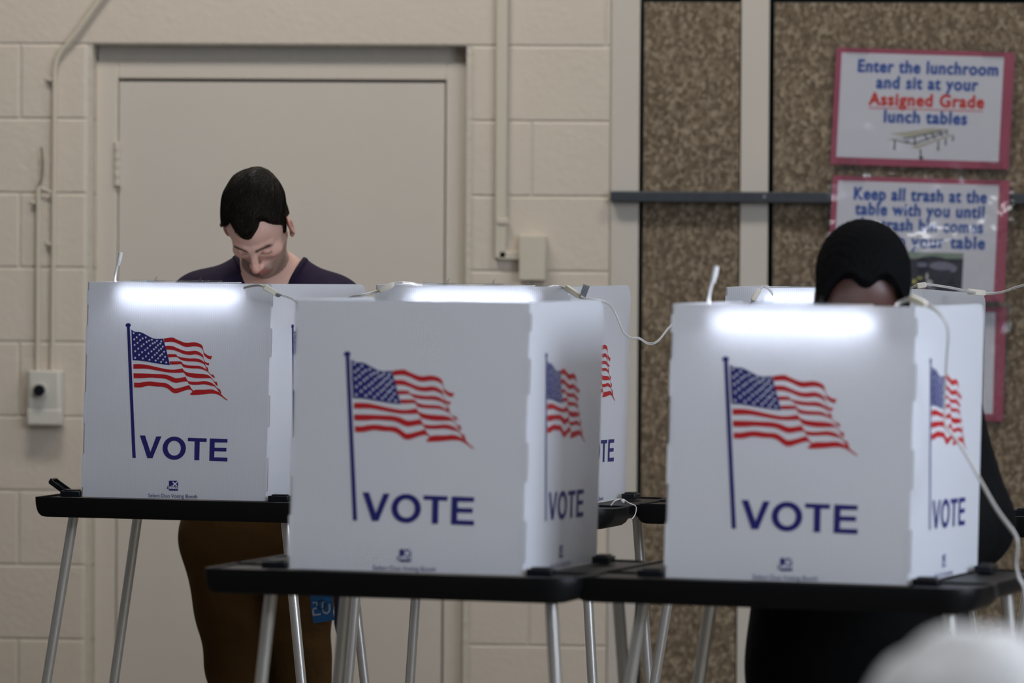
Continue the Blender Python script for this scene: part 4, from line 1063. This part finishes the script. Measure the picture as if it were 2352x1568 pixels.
def man_skin(V):
    Q = R.to_head(V); x, y, z = Q[:, 0], Q[:, 1], Q[:, 2]; ax = np.abs(x)
    c = np.tile(np.array([.60, .375, .295]), (len(V), 1))
    g = lambda cx, cy, cz, r: np.exp(-(((ax - cx) ** 2 + (y - cy) ** 2 + (z - cz) ** 2) / r ** 2))
    inh = (np.linalg.norm(Q, axis=1) < .15)[:, None]
    def blend(c, w, col): return c * (1 - w[:, None] * inh) + np.array(col) * (w[:, None] * inh)
    c = blend(c, np.clip(.55 * g(0, .115, -.037, .016) + .30 * g(.045, .07, -.03, .022) + .5 * np.clip((ax - .074) / .006, 0, 1) * (z > -.045), 0, 1), (.56, .22, .17))
    beard = np.clip((-.052 - z + .25 * np.clip(ax - .02, 0, .06)) / .016, 0, 1) * np.clip((y + .01) / .03, 0, 1)
    beard = np.maximum(beard * np.clip((-.045 - z) / .02 + .15, 0, 1), .8 * np.clip((ax - .054) / .008, 0, 1) * np.clip((y - .008) / .008, 0, 1) * np.clip((.030 - y) / .012, 0, 1) * np.clip((-.010 - z) / .02, 0, 1))
    must = np.exp(-((z + .0565) / .006) ** 2) * np.clip((.032 - ax) / .01, 0, 1) * (y > .07)
    c = blend(c, np.clip(.78 * beard + .6 * must, 0, .80), (.16, .105, .08))
    lips = np.exp(-((z + .0695) / .0075) ** 4) * np.clip((.0235 - ax) / .004, 0, 1) * (y > .085)
    c = blend(c, .85 * lips, (.40, .13, .12))
    brow_z = .0165 + .004 * np.clip((ax - .012) / .03, 0, 1) - .003 * np.clip((ax - .04) / .012, 0, 1)
    brow = np.exp(-((z - brow_z) / .0056) ** 4) * np.clip((ax - .008) / .004, 0, 1) * np.clip((.054 - ax) / .006, 0, 1) * (y > .05)
    c = blend(c, 0.92 * brow, (.028, .017, .012))
    lash = np.exp(-((z + .0075 - .0 * ax) / .0020) ** 2) * np.clip((ax - .015) / .003, 0, 1) * np.clip((.047 - ax) / .004, 0, 1) * (y > .06)
    c = blend(c, .85 * lash, (.03, .02, .016))
    return c
np_mesh('body', body_pieces(K, R), M['skin'], man, man_skin)
HT = [(0, .056), (6, .060), (12, .069), (20, .080), (28, .089), (36, .085), (44, .069), (54, .050), (62, .034), (70, .012), (74, -.018), (80, -.034), (84, -.020), (88, .020), (96, .036), (108, .030), (118, -.005), (130, -.050), (180, -.078)]
def man_hair(P):
    Q = R.to_head(P)
    Mz = hair_boundary(Q, HT)
    sw = .0010 * np.sin(Q[:, 0] * 60 + Q[:, 2] * 95 + 2 * np.sin(Q[:, 1] * 40))
    top = np.clip((Q[:, 2] - .03) / .08, 0, 1)
    t = np.clip(Mz * .8, -.006, .0045 + .0165 * top + .010 * np.exp(-((Q[:, 0] - .022) / .035) ** 2 - ((Q[:, 1] + .055) / .045) ** 2) * top) + sw * np.clip(Mz * 30, 0, 1) * (.35 + .65 * top)
    base = f_ell(Q, (0, -.018, .036), (.074, .096, .083)); base = smin(base, f_ell(Q, (0, .034, .040), (.062, .052, .056)), .03)
    base = smin(base, f_ell(Q, (0, .028, -.030), (.061, .060, .080)), .03)
    base = smin(base, f_ell(Q, (0, -.045, -.035), (.060, .055, .055)), .03)
    return (base - t) * .86
h = np.array(K['head'])
shell = surface(man_hair, h - .15, h + .15, .0028)
def strands(f, shell, to_head, Bm, hc, keep, comb, count, steps=9, step=.0062, r=.00055, seed=4, lift=.0012):
    # combed locks: thin tapering tubes that follow the hair surface, as part of the hair mesh
    rng = np.random.default_rng(seed); V = shell[0]
    P = V[rng.choice(len(V), count * 3)]; P = P[keep(to_head(P))][:count]
    path = [P.copy()]; alive = np.ones(len(P), bool)
    def grad(P):
        e = .0015
        G = np.stack([f(P + A3(*[e if k == j else 0 for k in range(3)])) - f(P - A3(*[e if k == j else 0 for k in range(3)])) for j in range(3)], 1)
        return G / np.maximum(np.linalg.norm(G, axis=1, keepdims=True), 1e-6)
    jit = rng.normal(0, .16, (len(P), 3)).astype(np.float32)
    for i in range(steps):
        D = comb(to_head(P)).astype(np.float32) @ Bm.T + jit
        N = grad(P); D = D - N * (D * N).sum(1, keepdims=True); D /= np.maximum(np.linalg.norm(D, axis=1, keepdims=True), 1e-6)
        P = P + D * step
        if i < steps - 2: P = P - grad(P) * np.clip(f(P) - lift * (.4 + .6 * i / steps), -.01, .01)[:, None]
        path.append(P.copy())
    path = np.stack(path, 1); n = path.shape[1]
    T = np.gradient(path, axis=1); T /= np.maximum(np.linalg.norm(T, axis=2, keepdims=True), 1e-6)
    A = np.cross(T, A3(.3, .5, .8)); A /= np.maximum(np.linalg.norm(A, axis=2, keepdims=True), 1e-6); C_ = np.cross(T, A)
    rr = (r * np.concatenate([[.5], np.linspace(1, .8, n - 4), [.6, .35, .12]]))[None, :, None]
    R_ = [path + (A * math.cos(t) + C_ * math.sin(t)) * rr for t in (0, 2.094, 4.189)]
    VV = np.stack(R_, 2).reshape(-1, 3); F = []
    base = (np.arange(len(path))[:, None] * n + np.arange(n - 1)[None]).ravel() * 3
    for k in range(3): F.append(np.stack([base + k, base + (k + 1) % 3, base + 3 + (k + 1) % 3, base + 3 + k], 1))
    return VV.astype(np.float32), np.concatenate(F)
HB = np.array(K['headR'], np.float32)
def man_comb(Q):
    top = np.clip((Q[:, 2] - .045) / .04, 0, 1); side = np.sign(Q[:, 0])
    fr = np.clip((Q[:, 1] + .11) / .05, 0, 1)
    X = -.75 * top * fr + .35 * side * (1 - top); Y = .9 * top * fr - .55 * top * (1 - fr) - .30 * (1 - top); Z = -.35 * top - 1.0 * (1 - top)
    return np.stack([X, Y, Z], 1)
lock = strands(man_hair, shell, R.to_head, HB, h, lambda Q: hair_boundary(Q, HT) > .004, man_comb, 2600)
hair = np_mesh('hair', [shell, lock], M['hair'], man)
def man_shirt(P):
    body = smin(R.torso(P), R.arms(P, .008, 1), .05) - .010 - .011 * np.clip((1.13 - P[:, 2]) / .12, 0, 1)
    body = body + .004 * np.sin(P[:, 2] * 38 + P[:, 0] * 30) * np.clip((1.42 - P[:, 2]) / .1, 0, 1)
    cut = 1.0 - P[:, 2]
    for s in (0, 1):
        a, b = np.array(K['sh'][s]), np.array(K['el'][s]); ax = (b - a) / np.linalg.norm(b - a)
        e = (P - A3(*(a + (b - a) * .78))) @ ax.astype(np.float32)
        near = np.abs(P[:, 0] - .016) > .20
        cut = np.where(near, np.maximum(cut, e), cut)
    d = np.maximum(body, cut)
    w = .60 * (P[:, 2] - 1.450)
    vee = np.maximum(np.abs(P[:, 0] - .024) - w, P[:, 1] + .02)
    d = smax(d, -vee * .85, .004)
    return smax(d, -(f_cap(P, (.020, -.045, 1.535), (.016, -.10, 1.68), .064, .072)), .003)
lo, hi = bounds(K)
np_mesh('v_neck_shirt', [surface(man_shirt, (lo[0], lo[1], .90), (hi[0], hi[1], 1.64), .0065)], M['shirt'], man)
def man_collar(P):                  # ribbed band along the neckline
    w = .60 * (P[:, 2] - 1.450); e = np.abs(P[:, 0] - .024) - w
    ring_f = np.abs(np.maximum(e * .86, P[:, 1] + .02)) - .011
    n = np.abs(f_cap(P, (.020, -.045, 1.535), (.016, -.10, 1.68), .064, .072)) - .010
    s = man_shirt(P) - .0018
    return np.maximum(s, np.minimum(np.maximum(ring_f, P[:, 1] + .03), n))
np_mesh('neck_band', [surface(man_collar, (-.16, -.26, 1.43), (.20, .08, 1.64), .005)], M['shirtseam'], man)
def man_trousers(P):
    d = smin(R.torso(P) - .011, R.legs(P, .0105), .03)
    z = P[:, 2]
    wr = .0035 * (.6 + np.sin(z * 46 + P[:, 0] * 25 + 1.5 * np.sin(P[:, 0] * 30))) * np.clip((.85 - z) / .15, 0, 1) + .010 * np.exp(-((z - .60) / .035) ** 2) * np.clip((P[:, 0] - .10) * 20, 0, 1)
    d = d - wr
    return np.maximum(np.maximum(d, z - 1.03), .05 - z)
np_mesh('trousers', [surface(man_trousers, (-.30, -.22, .03), (.32, .24, 1.07), .0075)], M['khaki'], man)
for s in (0, 1):
    a, t = K['an'][s], K['toe'][s]
    def shoe(P): return np.maximum(smin(f_cap(P, (a[0], a[1] + .02, .05), t, .046, .040), f_cap(P, (a[0], a[1], .12), (a[0], a[1] + .01, .05), .045, .045), .02), .002 - P[:, 2])
    np_mesh('shoe', [surface(shoe, (a[0] - .09, -.22, -.005), (a[0] + .11, .16, .18), .007)], M['shoe'], man)

# strap and dark pointed strap end hanging at his pocket
def on_man(px, py, dy): return at_d(px, py, MAN_D + dy)
e = empty('key_lanyard', at_d(742, 1420, MAN_D - .16)); tag(e, 'blue lanyard strap with pale numerals hanging from the khaki trouser pocket', 'lanyard')
def rel(px, py, d=MAN_D - .16): return at_d(px, py, d) - e.location
b = MB(); Q = [[rel(722, 1290), rel(752, 1290)], [rel(712, 1345), rel(762, 1345)], [rel(714, 1395), rel(764, 1392)], [rel(720, 1431), rel(768, 1424)]]
F0 = Vector((0, .002, 0))
for i in range(3): b.loft([[Q[i][0], Q[i][1], Q[i + 1][1], Q[i + 1][0]], [q + F0 for q in (Q[i][0], Q[i][1], Q[i + 1][1], Q[i + 1][0])]])
b.build('strap', M['lanyard'], e, smooth=False)
b = MB()
for (px0, py0, px1, py1, w) in ((718, 1384, 727, 1383, 3), (719, 1399, 720, 1412, 4), (719, 1398, 728, 1396, 3.4), (719, 1412, 737, 1410, 4), (728, 1383, 728, 1391, 3),
                                (741, 1384, 741, 1402, 3.4), (742, 1404, 750, 1409, 4), (750, 1409, 757, 1403, 4), (757, 1403, 757, 1386, 4), (741, 1384, 747, 1380, 3.4)):
    a, c_ = rel(px0, py0), rel(px1, py1); d = (c_ - a).normalized(); n = d.cross(Vector((0, 1, 0))) * (w / 2 * MAN_D / FPX); f = Vector((0, -.0008, 0))
    b.add([a + n + f, c_ + n + f, c_ - n + f, a - n + f], [(0, 1, 2, 3)])
b.build('numerals', M['numeral'], e, smooth=False)
b = MB(); c0 = rel(739, 1388); b.tube([c0 + Vector((.0085 * math.cos(t / 14 * 6.283), -.002, .0105 * math.sin(t / 14 * 6.283))) for t in range(15)], .0008, 6); b.build('split_ring', M['darkstrap'], e)
e = empty('strap_end', at_d(776, 1462, MAN_D - .10)); tag(e, 'dark pointed strap end hanging beside the blue lanyard', 'strap')
def rel2(px, py): return at_d(px, py, MAN_D - .10) - e.location
b = MB(); P0 = [rel2(768, 1300), rel2(786, 1300), rel2(785, 1425), rel2(781, 1455), rel2(777, 1464), rel2(770, 1446), rel2(767, 1430)]
b.loft([P0, [p + Vector((0, .006, 0)) for p in P0]]); b.build('strap_end_blade', M['darkstrap'], e, bevel=.002)

# --- the person in the black cap and coat
W_D = 8.84
woman = empty('person', ground(1980, W_D), YAW)
tag(woman, 'person in a black cap and long black coat, head bowed behind the front right booth', 'person')
K2 = dict(pel=(.0, .05, .88), abd=(.0, .03, 1.05), rib=(.0, -.01, 1.22), sh=((-.112, -.02, 1.335), (.108, -.02, 1.335)),
          el=((-.19, -.06, 1.13), (.18, -.06, 1.135)), wr=((-.10, -.30, 1.118), (.065, -.30, 1.118)), grip=((-.05, -.40, 1.105), (.02, -.40, 1.105)),
          hip=((-.085, .05, .85), (.085, .05, .85)), kn=((-.08, .03, .48), (.08, .03, .48)), an=((-.085, .07, .08), (.085, .07, .08)),
          toe=((-.10, -.09, .042), (.10, -.09, .042)), neck0=(0, -.02, 1.39), neck1=(-.008, -.10, 1.455), head=(-.012, -.155, 1.527), headR=head_axes(-1, 40, -1, 2), bulk=.97)
R2 = make_person(K2)
def dark_skin(V):
    Q = R2.to_head(V); c = np.tile(np.array([.070, .029, .021]), (len(V), 1)); return c
np_mesh('body', body_pieces(K2, R2), M['skin'], woman, dark_skin)
def cap_edge(Q):                     # the cap edge dips at the brow and arches over each temple
    w = .5 * Q[:, 2] - .86 * Q[:, 1]; x = np.abs(Q[:, 0])
    return np.minimum(w - np.interp(x, [0, .010, .026, .040, .052, .062, .070, .078], [-.016, -.013, .002, .004, -.003, -.014, -.024, -.033]), Q[:, 2] + .085)
def cap_f(P):
    Q = R2.to_head(P); Mz = cap_edge(Q)
    kn = .0012 * np.sin(Q[:, 0] * 420) * np.sin(Q[:, 2] * 420 + Q[:, 1] * 300)
    t = np.clip(Mz * 5, -.014, .013) + .008 * np.clip((Q[:, 2] - .03) / .08, 0, 1) + .004 * np.exp(-((Mz - .008) / .006) ** 2) + kn
    base = f_ell(Q, (0, -.018, .036), (.076, .098, .085)); base = smin(base, f_ell(Q, (0, .034, .040), (.062, .052, .056)), .03)
    base = smin(base, f_ell(Q, (0, .0, -.030), (.066, .060, .070)), .03)
    return base - t
h = np.array(K2['head']); np_mesh('knit_cap', [surface(cap_f, h - .16, h + .16, .0035)], M['cap'], woman)
def coat_f(P):
    d = smin(R2.torso(P), R2.arms(P, .022, 2), .05) - .022
    z = P[:, 2]
    q = P - A3(.005, .06, 0)
    sk = np.sqrt((q[:, 0] / 1.0) ** 2 + (q[:, 1] * 1.35) ** 2) - (.185 + .03 * np.clip((1.0 - z) / .6, 0, 1))
    sk = np.maximum(sk, np.maximum(.42 - z, z - 1.02))
    d = smin(d, sk, .06)
    for s in (0, 1):
        a, b = np.array(K2['el'][s]), np.array(K2['wr'][s]); ax = (b - a) / np.linalg.norm(b - a)
        near = f_cap(P, K2['wr'][s], K2['grip'][s], .08, .08) < 0
        d = np.where(near, np.maximum(d, (P - A3(*(a + (b - a) * .95))) @ ax.astype(np.float32)), d)
    d = np.maximum(d, -f_cap(P, K2['neck0'], K2['neck1'], .066, .075))
    return np.maximum(d, .42 - z)
lo, hi = bounds(K2)
np_mesh('coat', [surface(coat_f, (lo[0] - .05, lo[1], .40), (hi[0] + .05, hi[1] + .12, 1.52), .010)], M['coat'], woman)
def trousers2(P): return np.maximum(np.maximum(R2.legs(P, .012), P[:, 2] - .7), .05 - P[:, 2])
np_mesh('trousers', [surface(trousers2, (-.25, -.15, .03), (.25, .25, .72), .011)], M['trouser'], woman)
for s in (0, 1):
    a, t = K2['an'][s], K2['toe'][s]
    def shoe(P): return np.maximum(smin(f_cap(P, (a[0], a[1] + .02, .045), t, .043, .036), f_cap(P, (a[0], a[1], .10), (a[0], a[1] + .01, .05), .042, .042), .02), .002 - P[:, 2])
    np_mesh('shoe', [surface(shoe, (a[0] - .09, -.18, -.005), (a[0] + .09, .18, .16), .008)], M['clip'], woman)

# --- the seated white haired person close to the camera
S_D = 3.95
seat = empty('person', ground(2250, S_D), YAW)
tag(seat, 'blurred white haired person in the near foreground, only the crown of the head showing', 'person')
K3 = dict(pel=(0, 0, .58), abd=(0, .01, .74), rib=(0, .02, .93), sh=((-.17, .02, 1.035), (.17, .02, 1.035)), el=((-.23, .08, .80), (.23, .08, .80)), wr=((-.11, .30, .68), (.11, .30, .68)),
          grip=((-.06, .40, .66), (.06, .40, .66)), hip=((-.09, .03, .57), (.09, .03, .57)), kn=((-.11, .44, .53), (.11, .44, .53)), an=((-.11, .46, .09), (.11, .46, .09)),
          toe=((-.12, .60, .045), (.12, .60, .045)), neck0=(0, .0, 1.065), neck1=(0, .02, 1.125), head=(0, .045, 1.203), headR=head_axes(1, 4, 6, 0), hs=1.0)
R3 = make_person(K3)
np_mesh('body', body_pieces(K3, R3, .004, .012), M['skin'], seat, lambda V: np.tile(np.array([.50, .31, .24]), (len(V), 1)))
WT = [(0, .070), (30, .085), (50, .06), (68, .02), (76, -.02), (84, .0), (90, .030), (104, .030), (116, -.01), (130, -.06), (180, -.085)]
def white_hair(P):
    Q = R3.to_head(P); Mz = hair_boundary(Q, WT)
    t = np.clip(Mz * .8, -.006, .016) + .0025 * np.sin(Q[:, 0] * 90 + 2 * np.sin(Q[:, 1] * 60)) * np.clip(Mz * 30, 0, 1)
    base = f_ell(Q, (0, -.018, .036), (.074, .096, .083)); base = smin(base, f_ell(Q, (0, .034, .040), (.062, .052, .056)), .03)
    base = smin(base, f_ell(Q, (0, -.045, -.035), (.060, .055, .055)), .03)
    return base - t
h = np.array(K3['head']); np_mesh('hair', [surface(white_hair, h - .16, h + .16, .004)], M['whitehair'], seat)
def jumper_f(P):
    d = smin(R3.torso(P), R3.arms(P, .010, 2), .05) - .012
    d = np.maximum(d, .54 - P[:, 2])
    for s in (0, 1):
        a, b = np.array(K3['el'][s]), np.array(K3['wr'][s]); ax = (b - a) / np.linalg.norm(b - a)
        near = f_cap(P, K3['wr'][s], K3['grip'][s], .08, .08) < 0
        d = np.where(near, np.maximum(d, (P - A3(*(a + (b - a) * .95))) @ ax.astype(np.float32)), d)
    return np.maximum(d, -f_cap(P, K3['neck0'], K3['neck1'], .068, .072))
lo, hi = bounds(K3)
np_mesh('jumper', [surface(jumper_f, (lo[0], lo[1] - .05, .45), (hi[0], hi[1], 1.21), .010)], M['jumper'], seat)
def trousers3(P): return np.maximum(np.maximum(smin(R3.legs(P, .010), f_ell(P, K3['pel'], (.172, .12, .10)), .04), P[:, 2] - .70), .07 - P[:, 2])
np_mesh('trousers', [surface(trousers3, (-.28, -.18, .05), (.28, .60, .74), .011)], M['trouser'], seat)
for s in (0, 1):
    a, t = K3['an'][s], K3['toe'][s]
    def shoe(P): return np.maximum(smin(f_cap(P, (a[0], a[1] - .02, .045), t, .043, .036), f_cap(P, (a[0], a[1], .10), (a[0], a[1] - .01, .05), .042, .042), .02), .002 - P[:, 2])
    np_mesh('shoe', [surface(shoe, (a[0] - .09, .36, -.005), (a[0] + .09, .70, .16), .008)], M['shoe'], seat)
chair = empty('stacking_chair', ground(2250, S_D), YAW); tag(chair, 'dark stacking chair under the white haired person in the foreground', 'chair')
b = MB(); b.box((0, .06, .450), (.42, .42, .02)); b.build('seat', M['chair'], chair, bevel=.008)
b = MB(); b.box((0, -.185, .80), (.40, .018, .24)); b.build('backrest', M['chair'], chair, bevel=.008)
for x in (-.19, .19):
    b = MB(); b.tube([(x, -.17, .44), (x, -.186, .90)], .011, 10); b.build('back_post', M['alu'], chair)
    for y in (-.12, .24): b = MB(); b.tube([(x, y, .44), (x * 1.08, y * 1.12 , 0.0)], .011, 10); b.build('leg', M['alu'], chair)
